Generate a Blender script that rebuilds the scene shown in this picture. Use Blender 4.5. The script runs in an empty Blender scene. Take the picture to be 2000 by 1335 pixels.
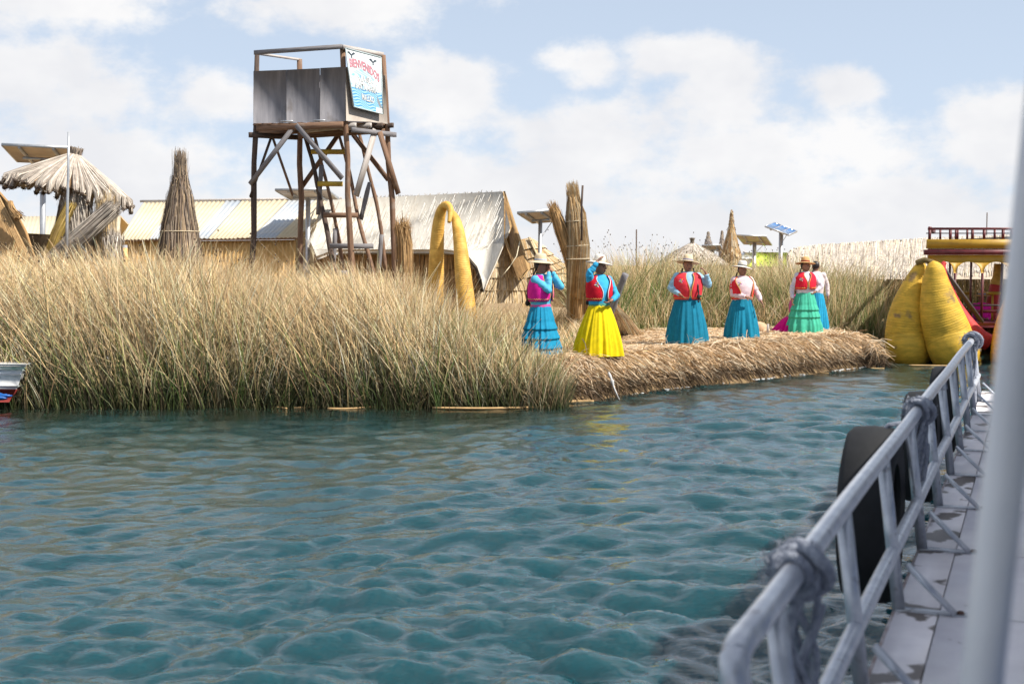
import bpy, math, random
import numpy as np
from mathutils import Vector, Matrix
random.seed(7)
RS = np.random.RandomState(11)
sc = bpy.context.scene
COL = sc.collection
PI = math.pi

# ---------------------------------------------------------------- camera, sky, sun, exposure
H = 2.15; F = 2500.0; HZ = 505.0
PITCH = math.atan((667.5 - HZ) / F)
cam_d = bpy.data.cameras.new('camera'); cam = bpy.data.objects.new('camera', cam_d); COL.objects.link(cam)
cam.location = (0, 0, H); cam.rotation_euler = (PI / 2 - PITCH, 0, 0)
cam_d.sensor_width = 36; cam_d.lens = F / 2000 * 36
cam_d.clip_start = 0.05; cam_d.clip_end = 9000
cam_d.dof.use_dof = True; cam_d.dof.focus_distance = 20.5; cam_d.dof.aperture_fstop = 3.2
sc.camera = cam

SUN_EL = math.radians(50); SUN_A = math.radians(24)       # from the right, a little toward the camera
sdir = Vector((math.cos(SUN_A) * math.cos(SUN_EL), -math.sin(SUN_A) * math.cos(SUN_EL), math.sin(SUN_EL)))
sl = bpy.data.lights.new('sun', 'SUN'); sl.energy = 4.7; sl.angle = math.radians(0.53); sl.color = (1, .935, .83)
so = bpy.data.objects.new('sun', sl); COL.objects.link(so)
so.rotation_euler = sdir.to_track_quat('Z', 'Y').to_euler(); so.location = (30, -10, 40)

sc.view_settings.view_transform = 'Standard'; sc.view_settings.look = 'None'
sc.view_settings.exposure = 0.50; sc.view_settings.gamma = 1; sc.view_settings.use_curve_mapping = False
sc.render.engine = 'CYCLES'
sc.cycles.use_denoising = True
sc.cycles.max_bounces = 6; sc.cycles.diffuse_bounces = 3; sc.cycles.glossy_bounces = 3
sc.cycles.caustics_reflective = False; sc.cycles.caustics_refractive = False

w = bpy.data.worlds.new('World'); sc.world = w; w.use_nodes = True
nt = w.node_tree; nt.nodes.clear()
N = nt.nodes.new; L = nt.links.new
def mnode(op, a, b=None, c=None, clamp=False):
    n = N('ShaderNodeMath'); n.operation = op; n.use_clamp = clamp
    for i, x in enumerate((a, b, c)):
        if x is None: continue
        if isinstance(x, (int, float)): n.inputs[i].default_value = x
        else: L(x, n.inputs[i])
    return n.outputs[0]
tc = N('ShaderNodeTexCoord'); sep = N('ShaderNodeSeparateXYZ'); L(tc.outputs['Generated'], sep.inputs[0])
X_, Y_, Z_ = sep.outputs
az = mnode('ARCTAN2', X_, Y_); el = mnode('ARCSINE', Z_)
comb = N('ShaderNodeCombineXYZ'); L(az, comb.inputs[0]); L(mnode('MULTIPLY', el, 1.5), comb.inputs[1])
def noise(scale, detail, rough, vec, off=0):
    n = N('ShaderNodeTexNoise'); n.inputs['Scale'].default_value = scale; n.inputs['Detail'].default_value = detail
    n.inputs['Roughness'].default_value = rough
    m = N('ShaderNodeMapping'); m.inputs['Location'].default_value = (off, off * .7, off * .3)
    L(vec, m.inputs[0]); L(m.outputs[0], n.inputs['Vector']); return n.outputs['Fac']
n1 = noise(17, 8, .6, comb.outputs[0], 3)
n2 = noise(6, 4, .55, comb.outputs[0], 9)
# cumulus banks: (azimuth px, elevation px, half width, half height) of the photo's cloud masses, in angle space
blobs = [(60, 20, 290, 78), (130, 200, 225, 118), (700, 15, 240, 68), (860, 190, 130, 85), (1150, 128, 80, 50),
         (1320, 118, 150, 52), (1400, 200, 130, 95), (1180, 290, 260, 95), (1640, 185, 90, 45), (1640, 310, 200, 105),
         (1960, 300, 200, 120), (420, 210, 130, 70), (240, 330, 330, 100), (1000, 375, 400, 90), (1400, 320, 330, 110), (1650, 400, 420, 90)]
dens = None
for (bx, by, rx, ry) in blobs:
    ca = math.atan((bx - 1000) / F); ce = math.atan((HZ - by) / F); rxa = rx / F; rya = ry / F
    dx = mnode('DIVIDE', mnode('SUBTRACT', az, ca), rxa); dy = mnode('DIVIDE', mnode('SUBTRACT', el, ce), rya)
    # flat base: squash below the centre
    r = mnode('SQRT', mnode('ADD', mnode('MULTIPLY', dx, dx), mnode('MULTIPLY', dy, dy)))
    d = mnode('SUBTRACT', 1.0, r)
    dens = d if dens is None else mnode('SMOOTH_MAX', dens, d, .25)
low = mnode('MULTIPLY', mnode('SUBTRACT', .092, el), 9.0)          # the bank near the horizon
wide = mnode('SUBTRACT', mnode('MULTIPLY', mnode('SUBTRACT', n2, .48), 4.0),
             mnode('MULTIPLY', mnode('LESS_THAN', mnode('ABSOLUTE', az), .44), mnode('MULTIPLY', mnode('LESS_THAN', el, .26), 3.0)))
dens = mnode('MAXIMUM', mnode('MAXIMUM', dens, low), mnode('MINIMUM', wide, .8))
cl = mnode('ADD', mnode('MULTIPLY', mnode('MINIMUM', dens, .8), 1.0), mnode('MULTIPLY', mnode('SUBTRACT', n1, .50), 2.5))
ms = N('ShaderNodeMapRange'); ms.interpolation_type = 'SMOOTHSTEP'
L(cl, ms.inputs[0]); ms.inputs[1].default_value = -.18; ms.inputs[2].default_value = .56
cover = ms.outputs[0]
sky = N('ShaderNodeTexSky'); sky.sky_type = 'NISHITA'; sky.sun_disc = False
sky.sun_elevation = SUN_EL; sky.sun_rotation = math.atan2(sdir.x, sdir.y); sky.altitude = 3800
sky.air_density = 1.0; sky.dust_density = 1.6; sky.ozone_density = 1.0
hz_ = N('ShaderNodeMix'); hz_.data_type = 'RGBA'
hm = N('ShaderNodeMapRange'); L(el, hm.inputs[0]); hm.inputs[1].default_value = .12; hm.inputs[2].default_value = .75; hm.inputs[3].default_value = .80; hm.inputs[4].default_value = .30; L(hm.outputs[0], hz_.inputs['Factor']); L(sky.outputs[0], hz_.inputs['A']); hz_.inputs['B'].default_value = (5.6, 6.5, 7.7, 1)
# cloud tone: whiter where thick toward the top, greyer in the base
tone = N('ShaderNodeMix'); tone.data_type = 'RGBA'
tf = N('ShaderNodeMapRange'); L(noise(9, 4, .6, comb.outputs[0], 3.04), tf.inputs[0]); tf.inputs[1].default_value = .36; tf.inputs[2].default_value = .64
L(tf.outputs[0], tone.inputs['Factor']); tone.inputs['A'].default_value = (7.0, 7.0, 7.2, 1); tone.inputs['B'].default_value = (8.1, 8.0, 7.95, 1)
mix = N('ShaderNodeMix'); mix.data_type = 'RGBA'
L(mnode('MULTIPLY', cover, .93), mix.inputs['Factor']); L(hz_.outputs['Result'], mix.inputs['A']); L(tone.outputs['Result'], mix.inputs['B'])
bg = N('ShaderNodeBackground'); bg.inputs['Strength'].default_value = .087
L(mix.outputs['Result'], bg.inputs['Color'])
wo = N('ShaderNodeOutputWorld'); L(bg.outputs[0], wo.inputs[0])

# ---------------------------------------------------------------- helpers
cp, sp = math.cos(PITCH), math.sin(PITCH)
def ray(px, py):
    a = (px - 1000) / F; b = (667.5 - py) / F
    return np.array([a, cp + b * sp, -sp + b * cp])
def P(px, py, Y):
    d = ray(px, py); return np.array([0, 0, H]) + d * (Y / d[1])
def G(px, py, z):
    d = ray(px, py); return np.array([0, 0, H]) + d * ((z - H) / d[2])
def PL(px, py, p0, n):
    d = ray(px, py); o = np.array([0, 0, H]); t = np.dot(np.array(p0) - o, n) / np.dot(d, n); return o + d * t
def unit(v):
    v = np.asarray(v, float); return v / (np.linalg.norm(v) + 1e-12)
def lerp(a, b, t): return np.asarray(a) * (1 - t) + np.asarray(b) * t
def smooth(a, b, x):
    t = np.clip((x - a) / (b - a), 0, 1); return t * t * (3 - 2 * t)

class MB:
    def __init__(s): s.v = []; s.f = []; s.c = []; s.n = 0
    def add(s, v, f, col=(1, 1, 1)):
        v = np.asarray(v, float).reshape(-1, 3); n0 = s.n
        col = np.asarray(col, float)
        if col.ndim == 1: col = np.tile(col, (len(v), 1))
        s.v.append(v); s.c.append(col)
        if isinstance(f, np.ndarray): s.f.append(f + n0)
        else: s.f.append([[i + n0 for i in q] for q in f])
        s.n += len(v); return s
    def box(s, c, hx, hy, hz, col=(1, 1, 1)):     # half-axis vectors
        c = np.asarray(c, float); hx, hy, hz = map(lambda q: np.asarray(q, float), (hx, hy, hz))
        v = [c + i * hx + j * hy + k * hz for k in (-1, 1) for j in (-1, 1) for i in (-1, 1)]
        return s.add(v, [[0, 2, 3, 1], [4, 5, 7, 6], [0, 1, 5, 4], [2, 6, 7, 3], [0, 4, 6, 2], [1, 3, 7, 5]], col)
    def bx(s, x0, x1, y0, y1, z0, z1, col=(1, 1, 1)):
        return s.box(((x0 + x1) / 2, (y0 + y1) / 2, (z0 + z1) / 2), ((x1 - x0) / 2, 0, 0), (0, (y1 - y0) / 2, 0), (0, 0, (z1 - z0) / 2), col)
    def beam(s, a, b, wd, th, up=(0, 0, 1), col=(1, 1, 1)):   # wd across 'side', th along up-ish
        a = np.asarray(a, float); b = np.asarray(b, float); d = unit(b - a)
        sd = np.cross(d, up); sd = unit(sd) if np.linalg.norm(sd) > 1e-4 else np.array([1., 0, 0]); u = np.cross(sd, d)
        return s.box((a + b) / 2, (b - a) / 2, sd * wd / 2, u * th / 2, col)
    def tube(s, pts, rad, seg=8, col=(1, 1, 1), cap=True, sx=1.0, fn=None):
        pts = np.asarray(pts, float); k = len(pts)
        rad = np.full(k, rad) if np.isscalar(rad) else np.asarray(rad, float)
        t = np.gradient(pts, axis=0); t /= np.linalg.norm(t, axis=1)[:, None] + 1e-12
        n = np.cross(t[0], (0, 0, 1.)) if abs(t[0][2]) < .9 else np.cross(t[0], (0, 1., 0)); n = unit(n)
        V = []
        an = np.linspace(0, 2 * PI, seg, endpoint=False)
        for i in range(k):
            n = unit(n - np.dot(n, t[i]) * t[i]); b = np.cross(t[i], n)
            r = rad[i] * (fn(i, an) if fn is not None else 1.0)
            V.append(pts[i] + (np.cos(an) * r)[:, None] * n * sx + (np.sin(an) * r)[:, None] * b)
        V = np.concatenate(V)
        i, j = np.meshgrid(np.arange(k - 1), np.arange(seg), indexing='ij'); j2 = (j + 1) % seg
        f = np.stack([i * seg + j, i * seg + j2, (i + 1) * seg + j2, (i + 1) * seg + j], -1).reshape(-1, 4).tolist()
        if cap: f += [list(range(seg))[::-1], [(k - 1) * seg + q for q in range(seg)]]
        c = col if np.ndim(col) == 1 else np.repeat(np.asarray(col), seg, axis=0)
        return s.add(V, f, c)
    def lathe(s, prof, seg=24, c=(0, 0, 0), col=(1, 1, 1), fn=None, M=None, cap=False):
        prof = np.asarray(prof, float); k = len(prof); an = np.linspace(0, 2 * PI, seg, endpoint=False)
        V = np.zeros((k, seg, 3))
        for i, (r, z) in enumerate(prof):
            rr = r * (fn(i, an) if fn is not None else 1.0)
            V[i, :, 0] = np.cos(an) * rr; V[i, :, 1] = np.sin(an) * rr; V[i, :, 2] = z
        V = V.reshape(-1, 3)
        if M is not None: V = V @ np.asarray(M).T
        V = V + np.asarray(c)
        i, j = np.meshgrid(np.arange(k - 1), np.arange(seg), indexing='ij'); j2 = (j + 1) % seg
        f = np.stack([i * seg + j, i * seg + j2, (i + 1) * seg + j2, (i + 1) * seg + j], -1).reshape(-1, 4).tolist()
        if cap: f += [list(range(seg))[::-1], [(k - 1) * seg + q for q in range(seg)]]
        return s.add(V, f, col)
    def ell(s, c, r, M=None, seg=14, rings=9, col=(1, 1, 1)):
        th = np.linspace(0.0001, PI - .0001, rings); an = np.linspace(0, 2 * PI, seg, endpoint=False)
        V = np.array([[math.sin(a) * math.cos(b), math.sin(a) * math.sin(b), -math.cos(a)] for a in th for b in an]) * np.asarray(r)
        if M is not None: V = V @ np.asarray(M).T
        V = V + np.asarray(c)
        i, j = np.meshgrid(np.arange(rings - 1), np.arange(seg), indexing='ij'); j2 = (j + 1) % seg
        f = np.stack([i * seg + j, i * seg + j2, (i + 1) * seg + j2, (i + 1) * seg + j], -1).reshape(-1, 4)
        return s.add(V, f, col)
    def prism(s, poly, th, col=(1, 1, 1)):
        poly = np.asarray(poly, float); n = len(poly); th = np.asarray(th, float)
        f = [list(range(n)), [n + i for i in range(n)][::-1]] + [[i, i + n, (i + 1) % n + n, (i + 1) % n][::-1] for i in range(n)]
        return s.add(np.concatenate([poly, poly + th]), f, col)
    def rib(s, Pn, W, S, C):
        Pn = np.asarray(Pn, float); n, k, _ = Pn.shape
        W = np.broadcast_to(np.asarray(W, float), (n, k)); S = S / (np.linalg.norm(S, axis=-1, keepdims=True) + 1e-9)
        C = np.asarray(C, float)
        if C.ndim == 2: C = np.repeat(C[:, None, :], k, axis=1)
        V = np.stack([Pn - S[:, None, :] * W[..., None] / 2, Pn + S[:, None, :] * W[..., None] / 2], axis=2).reshape(-1, 3)
        Cc = np.repeat(C[:, :, None, :], 2, axis=2).reshape(-1, 3)
        base = (np.arange(n) * k * 2)[:, None] + (np.arange(k - 1) * 2)[None]
        f = np.stack([base, base + 1, base + 3, base + 2], -1).reshape(-1, 4)
        return s.add(V, f, Cc)
    def mesh(s, name, off=(0, 0, 0), sm=False):
        v = np.concatenate(s.v) - np.asarray(off); c = np.concatenate(s.c)
        loops = []; sizes = []
        for f in s.f:
            if isinstance(f, np.ndarray): loops.append(f.reshape(-1)); sizes.append(np.full(len(f), f.shape[1]))
            else:
                loops.append(np.array([i for q in f for i in q])); sizes.append(np.array([len(q) for q in f]))
        loops = np.concatenate(loops).astype(np.int32); sizes = np.concatenate(sizes).astype(np.int32)
        me = bpy.data.meshes.new(name)
        me.vertices.add(len(v)); me.vertices.foreach_set('co', v.astype(np.float32).ravel())
        me.loops.add(len(loops)); me.loops.foreach_set('vertex_index', loops)
        me.polygons.add(len(sizes)); st = np.concatenate([[0], np.cumsum(sizes)[:-1]]).astype(np.int32)
        me.polygons.foreach_set('loop_start', st)
        me.update(calc_edges=True)
        a = me.color_attributes.new('Col', 'FLOAT_COLOR', 'POINT')
        a.data.foreach_set('color', np.concatenate([c, np.ones((len(c), 1))], 1).astype(np.float32).ravel())
        if sm: me.polygons.foreach_set('use_smooth', np.ones(len(sizes), bool))
        me.validate()
        return me

def wloc(o):
    p = np.zeros(3)
    while o is not None: p = p + np.array(o.location); o = o.parent
    return p
def put(mb, name, m, parent=None, sm=False, label=None):
    off = wloc(parent) if parent is not None else (0, 0, 0)
    o = bpy.data.objects.new(name, mb.mesh(name, off, sm)); o.data.materials.append(m); COL.objects.link(o)
    if parent is not None: o.parent = parent
    if label: o['label'] = label
    return o
def solo(mb, name, m, label=None, cat=None, group=None, kind=None, sm=False, base=None):
    v = np.concatenate(mb.v)
    if base is None and kind is None: base = (v[:, 0].mean(), v[:, 1].mean(), v[:, 2].min())
    if base is None: base = (0, 0, 0)
    o = bpy.data.objects.new(name, mb.mesh(name, base, sm)); o.location = base; o.data.materials.append(m); COL.objects.link(o)
    return tag(o, label, cat, group, kind)
def tag(o, label=None, cat=None, group=None, kind=None):
    if label: o['label'] = label
    if cat: o['category'] = cat
    if group: o['group'] = group
    if kind: o['kind'] = kind
    return o
def thing(name, loc, label, cat, group=None):
    o = bpy.data.objects.new(name, None); o.location = tuple(float(q) for q in loc); COL.objects.link(o)
    o.empty_display_size = .2
    return tag(o, label, cat, group)
def beam_obj(name, a, b, wd, th, m, parent, label=None, up=(0, 0, 1), taper=1.0, rnd=False, crook=0, seg=8):
    """one timber as its own mesh, its grain running along local z"""
    a = np.asarray(a, float); b = np.asarray(b, float); d = b - a; ln = np.linalg.norm(d)
    mb = MB()
    if rnd:
        k = 9; z = np.linspace(0, ln, k); pts = np.zeros((k, 3)); pts[:, 2] = z
        ph = random.uniform(0, 6)
        pts[:, 0] = crook * np.sin(z * 2.3 + ph) * np.sin(PI * z / ln); pts[:, 1] = crook * np.cos(z * 3.1 + ph) * np.sin(PI * z / ln)
        rr = wd / 2 * np.linspace(1, taper, k) * (1 + .05 * RS.randn(k))
        mb.tube(pts, rr, seg)
    else:
        mb.bx(-wd / 2, wd / 2, -th / 2, th / 2, 0, ln)
    me = mb.mesh(name, sm=rnd); me.materials.append(m)
    o = bpy.data.objects.new(name, me); COL.objects.link(o)
    z = Vector(d).normalized(); x = Vector(np.cross(np.array(up, float), d))
    if x.length < 1e-4: x = Vector((1, 0, 0))
    x.normalize(); y = z.cross(x)
    o.rotation_euler = Matrix((x, y, z)).transposed().to_euler()
    o.location = Vector(a) - Vector(wloc(parent)); o.parent = parent
    if label: o['label'] = label
    return o

# ---------------------------------------------------------------- materials
def mat(name, c1=(.5, .5, .5), c2=None, scale=4, stretch=(1, 1, 1), rough=.7, metal=0, bump=0, bscale=None, attr=False,
        vary=.25, detail=5, spec=None, sheen=0, contrast=(.35, .65), mask=None):
    m = bpy.data.materials.new(name); m.use_nodes = True; t = m.node_tree
    b = t.nodes['Principled BSDF']; nn = t.nodes.new; ll = t.links.new
    tcx = nn('ShaderNodeTexCoord'); mp = nn('ShaderNodeMapping'); mp.inputs['Scale'].default_value = stretch
    ll(tcx.outputs['Object'], mp.inputs[0])
    nz = nn('ShaderNodeTexNoise'); nz.inputs['Scale'].default_value = scale; nz.inputs['Detail'].default_value = detail
    nz.inputs['Roughness'].default_value = .6
    ll(mp.outputs[0], nz.inputs['Vector'])
    mr = nn('ShaderNodeMapRange'); ll(nz.outputs['Fac'], mr.inputs[0]); mr.inputs[1].default_value = contrast[0]; mr.inputs[2].default_value = contrast[1]
    mx = nn('ShaderNodeMix'); mx.data_type = 'RGBA'; ll(mr.outputs[0], mx.inputs['Factor'])
    if attr:
        at = nn('ShaderNodeAttribute'); at.attribute_name = 'Col'
        mx.inputs['A'].default_value = (1 - vary,) * 3 + (1,); mx.inputs['B'].default_value = (1 + vary * .6,) * 3 + (1,)
        mu = nn('ShaderNodeMix'); mu.data_type = 'RGBA'; mu.blend_type = 'MULTIPLY'; mu.inputs['Factor'].default_value = 1
        ll(at.outputs['Color'], mu.inputs['A']); ll(mx.outputs['Result'], mu.inputs['B']); out = mu.outputs['Result']
    else:
        c2 = c2 if c2 is not None else tuple(q * (1 - vary) for q in c1)
        mx.inputs['A'].default_value = (*c1, 1); mx.inputs['B'].default_value = (*c2, 1); out = mx.outputs['Result']
    if mask:   # worn patches: (colour, scale, lo, hi)
        n2_ = nn('ShaderNodeTexNoise'); n2_.inputs['Scale'].default_value = mask[1]; n2_.inputs['Detail'].default_value = 6
        ll(mp.outputs[0] if len(mask) > 4 else tcx.outputs['Object'], n2_.inputs['Vector'])
        r2 = nn('ShaderNodeMapRange'); ll(n2_.outputs['Fac'], r2.inputs[0]); r2.inputs[1].default_value = mask[2]; r2.inputs[2].default_value = mask[3]
        m2 = nn('ShaderNodeMix'); m2.data_type = 'RGBA'; ll(r2.outputs[0], m2.inputs['Factor']); ll(out, m2.inputs['A']); m2.inputs['B'].default_value = (*mask[0], 1)
        out = m2.outputs['Result']
    ll(out, b.inputs['Base Color'])
    b.inputs['Roughness'].default_value = rough; b.inputs['Metallic'].default_value = metal
    if spec is not None: b.inputs['Specular IOR Level'].default_value = spec
    if bump:
        bp = nn('ShaderNodeBump'); bp.inputs['Strength'].default_value = min(1, bump); bp.inputs['Distance'].default_value = .01
        if bscale:
            nb = nn('ShaderNodeTexNoise'); nb.inputs['Scale'].default_value = bscale; nb.inputs['Detail'].default_value = 4
            ll(mp.outputs[0], nb.inputs['Vector']); ll(nb.outputs['Fac'], bp.inputs['Height'])
        else: ll(nz.outputs['Fac'], bp.inputs['Height'])
        ll(bp.outputs[0], b.inputs['Normal'])
    return m
M_straw = mat('straw', attr=True, scale=9, vary=.22, rough=.75, spec=.25)
M_reed = mat('reed', attr=True, scale=3.5, vary=.2, rough=.6, spec=.3)
M_ground = mat('matted_reed_ground', (.42, .29, .15), (.2, .13, .065), scale=14, rough=.95, bump=1, bscale=30)
M_wood = mat('weathered_wood', (.27, .155, .095), (.14, .08, .05), scale=6, stretch=(6, 6, .5), rough=.8, bump=.5, mask=((.30, .24, .2), 3, .55, .75))
M_wood_d = mat('dark_weathered_wood', (.12, .08, .062), (.05, .034, .028), scale=6, stretch=(6, 6, .5), rough=.85, bump=.6)
M_wood_g = mat('grey_plank', (.25, .24, .25), (.15, .14, .15), scale=6, stretch=(6, 6, .5), rough=.8, bump=.4)
M_wood_w = mat('bleached_plank', (.55, .52, .5), (.38, .33, .3), scale=6, stretch=(6, 6, .5), rough=.8, bump=.3)
M_ply = mat('grey_plywood', (.27, .26, .28), (.13, .13, .15), scale=2.2, stretch=(3, 3, .45), rough=.75, bump=.15, contrast=(.3, .7), detail=8, mask=((.10, .085, .08), 1.7, .60, .72))
M_ply2 = mat('pale_plywood', (.50, .45, .40), (.36, .31, .27), scale=2.0, stretch=(2, 2, .6), rough=.75, bump=.15)
M_yplank = mat('yellow_plank', (.62, .42, .05), (.4, .26, .04), scale=6, stretch=(4, 4, .5), rough=.6)
M_steel = mat('dull_aluminium', (.60, .63, .69), (.44, .47, .54), scale=14, rough=.34, metal=.45, bump=.05, mask=((.30, .30, .33), 22, .6, .72))
M_deck = mat('white_deck_paint', (.86, .84, .88), (.78, .75, .80), scale=5, stretch=(1, 1, 1), rough=.45, bump=.1, mask=((.14, .125, .12), 2.6, .63, .66))
M_deck2 = mat('worn_deck_edge', (.84, .81, .85), (.74, .71, .76), scale=5, rough=.45, bump=.1, mask=((.17, .15, .145), 3.4, .56, .59))
M_hull = mat('boat_hull_paint', (.80, .80, .83), scale=3, rough=.4)
M_rubber = mat('tyre_rubber', (.004, .005, .007), (.009, .010, .013), scale=10, rough=.8, bump=.3)
M_rope = mat('grey_rope', (.34, .37, .44), (.18, .20, .26), scale=40, rough=.95, bump=1, bscale=90)
M_yhull = mat('yellow_reed_hull', (.74, .45, .05), (.48, .31, .035), scale=4, stretch=(1, 1, 2.5), rough=.6, spec=.3, bump=.6, bscale=34, mask=((.26, .17, .07), 2.4, .62, .7))
M_yarch = mat('yellow_wrapped_reed', (.82, .50, .11), (.55, .30, .05), scale=7, rough=.65, bump=.4, bscale=26)
M_rhull = mat('red_reed', (.62, .05, .045), (.42, .03, .03), scale=5, rough=.6, bump=.4)
M_maroon = mat('maroon_paint', (.16, .022, .028), (.09, .012, .016), scale=6, rough=.5)
M_ypaint = mat('mustard_paint', (.50, .29, .02), (.38, .21, .015), scale=4, rough=.5)
M_brownp = mat('brown_plank', (.075, .055, .055), scale=6, rough=.6)
M_tinc = mat('cream_tin', (.70, .62, .45), (.64, .55, .39), scale=2, rough=.5, spec=.3)
M_tinb = mat('blue_tin', (.46, .52, .60), (.60, .60, .58), scale=3, rough=.35)
M_tinw = mat('ochre_tin_wall', (.78, .50, .20), (.66, .40, .14), scale=2, rough=.6)
M_whroof = mat('white_reed_roof', (.57, .54, .48), (.50, .46, .40), scale=3, stretch=(5, 1, 1), rough=.8, bump=.4)
M_black = mat('dark_gap', (.03, .024, .02), rough=.9)
M_white = mat('white_plastic', (.8, .8, .8), (.6, .62, .65), scale=12, rough=.5)
M_solar_b = mat('solar_backsheet', (.62, .54, .47), (.52, .44, .38), scale=3, rough=.5)
M_solar_f = mat('solar_cells', (.06, .15, .36), (.10, .22, .45), scale=4, rough=.15)
M_alu = mat('galvanised', (.55, .57, .60), (.42, .44, .47), scale=8, rough=.4, metal=.5)
M_lime = mat('lime_tarp', (.55, .72, .03), (.42, .6, .03), scale=3, rough=.6)
M_skin = mat('skin', (.36, .18, .115), (.27, .125, .08), scale=8, rough=.5)
M_hair = mat('black_hair', (.012, .009, .009), (.025, .018, .018), scale=30, stretch=(1, 1, .2), rough=.45)
M_hat = mat('straw_hat', (.80, .64, .44), (.68, .52, .33), scale=40, stretch=(1, 1, 4), rough=.8, bump=.3)
M_hatw = mat('white_hat', (.82, .78, .70), (.74, .69, .6), scale=40, rough=.8)
M_hatt = mat('tan_hat', (.70, .42, .18), (.55, .31, .12), scale=40, rough=.8, bump=.3)
M_lips = mat('lips', (.20, .05, .045), rough=.5)
def cloth(name, c): return mat(name, c, tuple(q * .8 for q in c), scale=12, rough=.8, bump=.15, bscale=60, spec=.2)
M_mesh = mat('banner_vinyl', attr=True, scale=3, vary=.04, rough=.45)
M_foam = mat('foam', (.85, .87, .88), rough=.6)

# ---------------------------------------------------------------- water
def axis(segs):
    out = [segs[0][0]]
    for a, b, n in segs: out += list(np.linspace(a, b, n + 1)[1:])
    return np.array(out)
ys = [3.2]
while ys[-1] < 33: ys.append(ys[-1] * 1.0042)
ys = np.concatenate([-np.geomspace(3000, 8, 14), [-3, 0, 2], ys, np.geomspace(36, 6000, 16)])
xs = np.concatenate([-np.geomspace(4000, 12.5, 16), np.arange(-11.5, 10.51, .037), np.geomspace(12, 4000, 16)])
XX, YY = np.meshgrid(xs, ys)
inside = smooth(12.5, 9.5, np.abs(XX)) * smooth(2.2, 3.6, YY) * smooth(34, 28, YY)
ZZ = np.zeros_like(XX); DX = np.zeros_like(XX); DY = np.zeros_like(XX)
wr = np.random.RandomState(5)
gust = .75 + .5 * (np.sin(XX * .31 + 1.1 + .8 * np.sin(YY * .23)) * np.sin(YY * .37 + .5 * np.sin(XX * .4)) * .5 + .5)
wxp = XX + .35 * np.sin(YY * .9 + .3 * XX) ; wyp = YY + .3 * np.sin(XX * .8 - .2 * YY)
for i in range(210):
    lam = .115 * (14 ** (wr.rand() ** 1.05)); k = 2 * PI / lam
    th = wr.randn() * (.8 if lam < .5 else .5) + 1.80                        # mostly travelling toward / away from the camera
    ph = wr.rand() * 6.283
    steep = .025 if lam < .45 else (.021 if lam < .9 else .012)
    a = steep * lam / (2 * PI) * 1.25
    fade = smooth(lam / .045 * 4.2, lam / .045 * 2.0, YY)
    arg = k * (math.cos(th) * wxp + math.sin(th) * wyp) + ph + .9 * np.sin(XX * 1.3 + i) * np.sin(YY * 1.1 + i * 1.7)
    ZZ += a * np.sin(arg) * fade
    DX -= a * math.cos(th) * np.cos(arg) * .8 * fade; DY -= a * math.sin(th) * np.cos(arg) * .8 * fade
calm = smooth(18.9, 13.5, YY - np.clip(XX * .55, 0, 8)) * .55 + .45
lee = .55 + .55 * smooth(-3.5, 1.5, XX - (YY - 8) * .12)
ZZ *= gust * lee * inside * calm * 1.08; DX *= lee; DY *= lee; DX *= inside * gust * calm; DY *= inside * gust * calm
V = np.stack([XX + DX, YY + DY, ZZ - .0], -1).reshape(-1, 3)
ny, nx = XX.shape
ii, jj = np.meshgrid(np.arange(ny - 1), np.arange(nx - 1), indexing='ij')
Fq = np.stack([ii * nx + jj, ii * nx + jj + 1, (ii + 1) * nx + jj + 1, (ii + 1) * nx + jj], -1).reshape(-1, 4)
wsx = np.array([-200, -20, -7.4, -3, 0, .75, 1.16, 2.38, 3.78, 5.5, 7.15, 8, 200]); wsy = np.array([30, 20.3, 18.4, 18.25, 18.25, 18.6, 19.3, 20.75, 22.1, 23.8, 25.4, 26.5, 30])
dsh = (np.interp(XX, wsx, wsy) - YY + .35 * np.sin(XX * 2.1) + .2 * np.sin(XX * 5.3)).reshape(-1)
shore_shade = (smooth(2.6, .1, dsh) * np.where(XX.reshape(-1) > .9, .45, .9))[:, None]      # dark brown band: reed shade painted into the water colour along the shore
mb = MB(); mb.add(V, Fq, np.array([.004, .050, .064]) * (1 - shore_shade) + np.array([.016, .020, .010]) * shore_shade)
M_water = bpy.data.materials.new('lake_water'); M_water.use_nodes = True
t = M_water.node_tree; b = t.nodes['Principled BSDF']
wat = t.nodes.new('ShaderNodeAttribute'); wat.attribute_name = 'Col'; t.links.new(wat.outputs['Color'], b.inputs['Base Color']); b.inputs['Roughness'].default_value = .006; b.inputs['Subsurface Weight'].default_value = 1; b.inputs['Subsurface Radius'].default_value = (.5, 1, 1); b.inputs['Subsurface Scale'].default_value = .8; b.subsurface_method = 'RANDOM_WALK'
b.inputs['IOR'].default_value = 1.6
tcx = t.nodes.new('ShaderNodeTexCoord'); mp = t.nodes.new('ShaderNodeMapping'); mp.inputs['Scale'].default_value = (.7, 1.6, 1)
t.links.new(tcx.outputs['Object'], mp.inputs[0])
nz = t.nodes.new('ShaderNodeTexNoise'); nz.inputs['Scale'].default_value = 13; nz.inputs['Detail'].default_value = 3; nz.inputs['Roughness'].default_value = .5
t.links.new(mp.outputs[0], nz.inputs['Vector'])
bp = t.nodes.new('ShaderNodeBump'); bp.inputs['Strength'].default_value = .5; bp.inputs['Distance'].default_value = .013
t.links.new(nz.outputs['Fac'], bp.inputs['Height']); t.links.new(bp.outputs[0], b.inputs['Normal'])
water = solo(mb, 'water', M_water, 'choppy teal lake water', kind='structure', sm=True)

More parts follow.
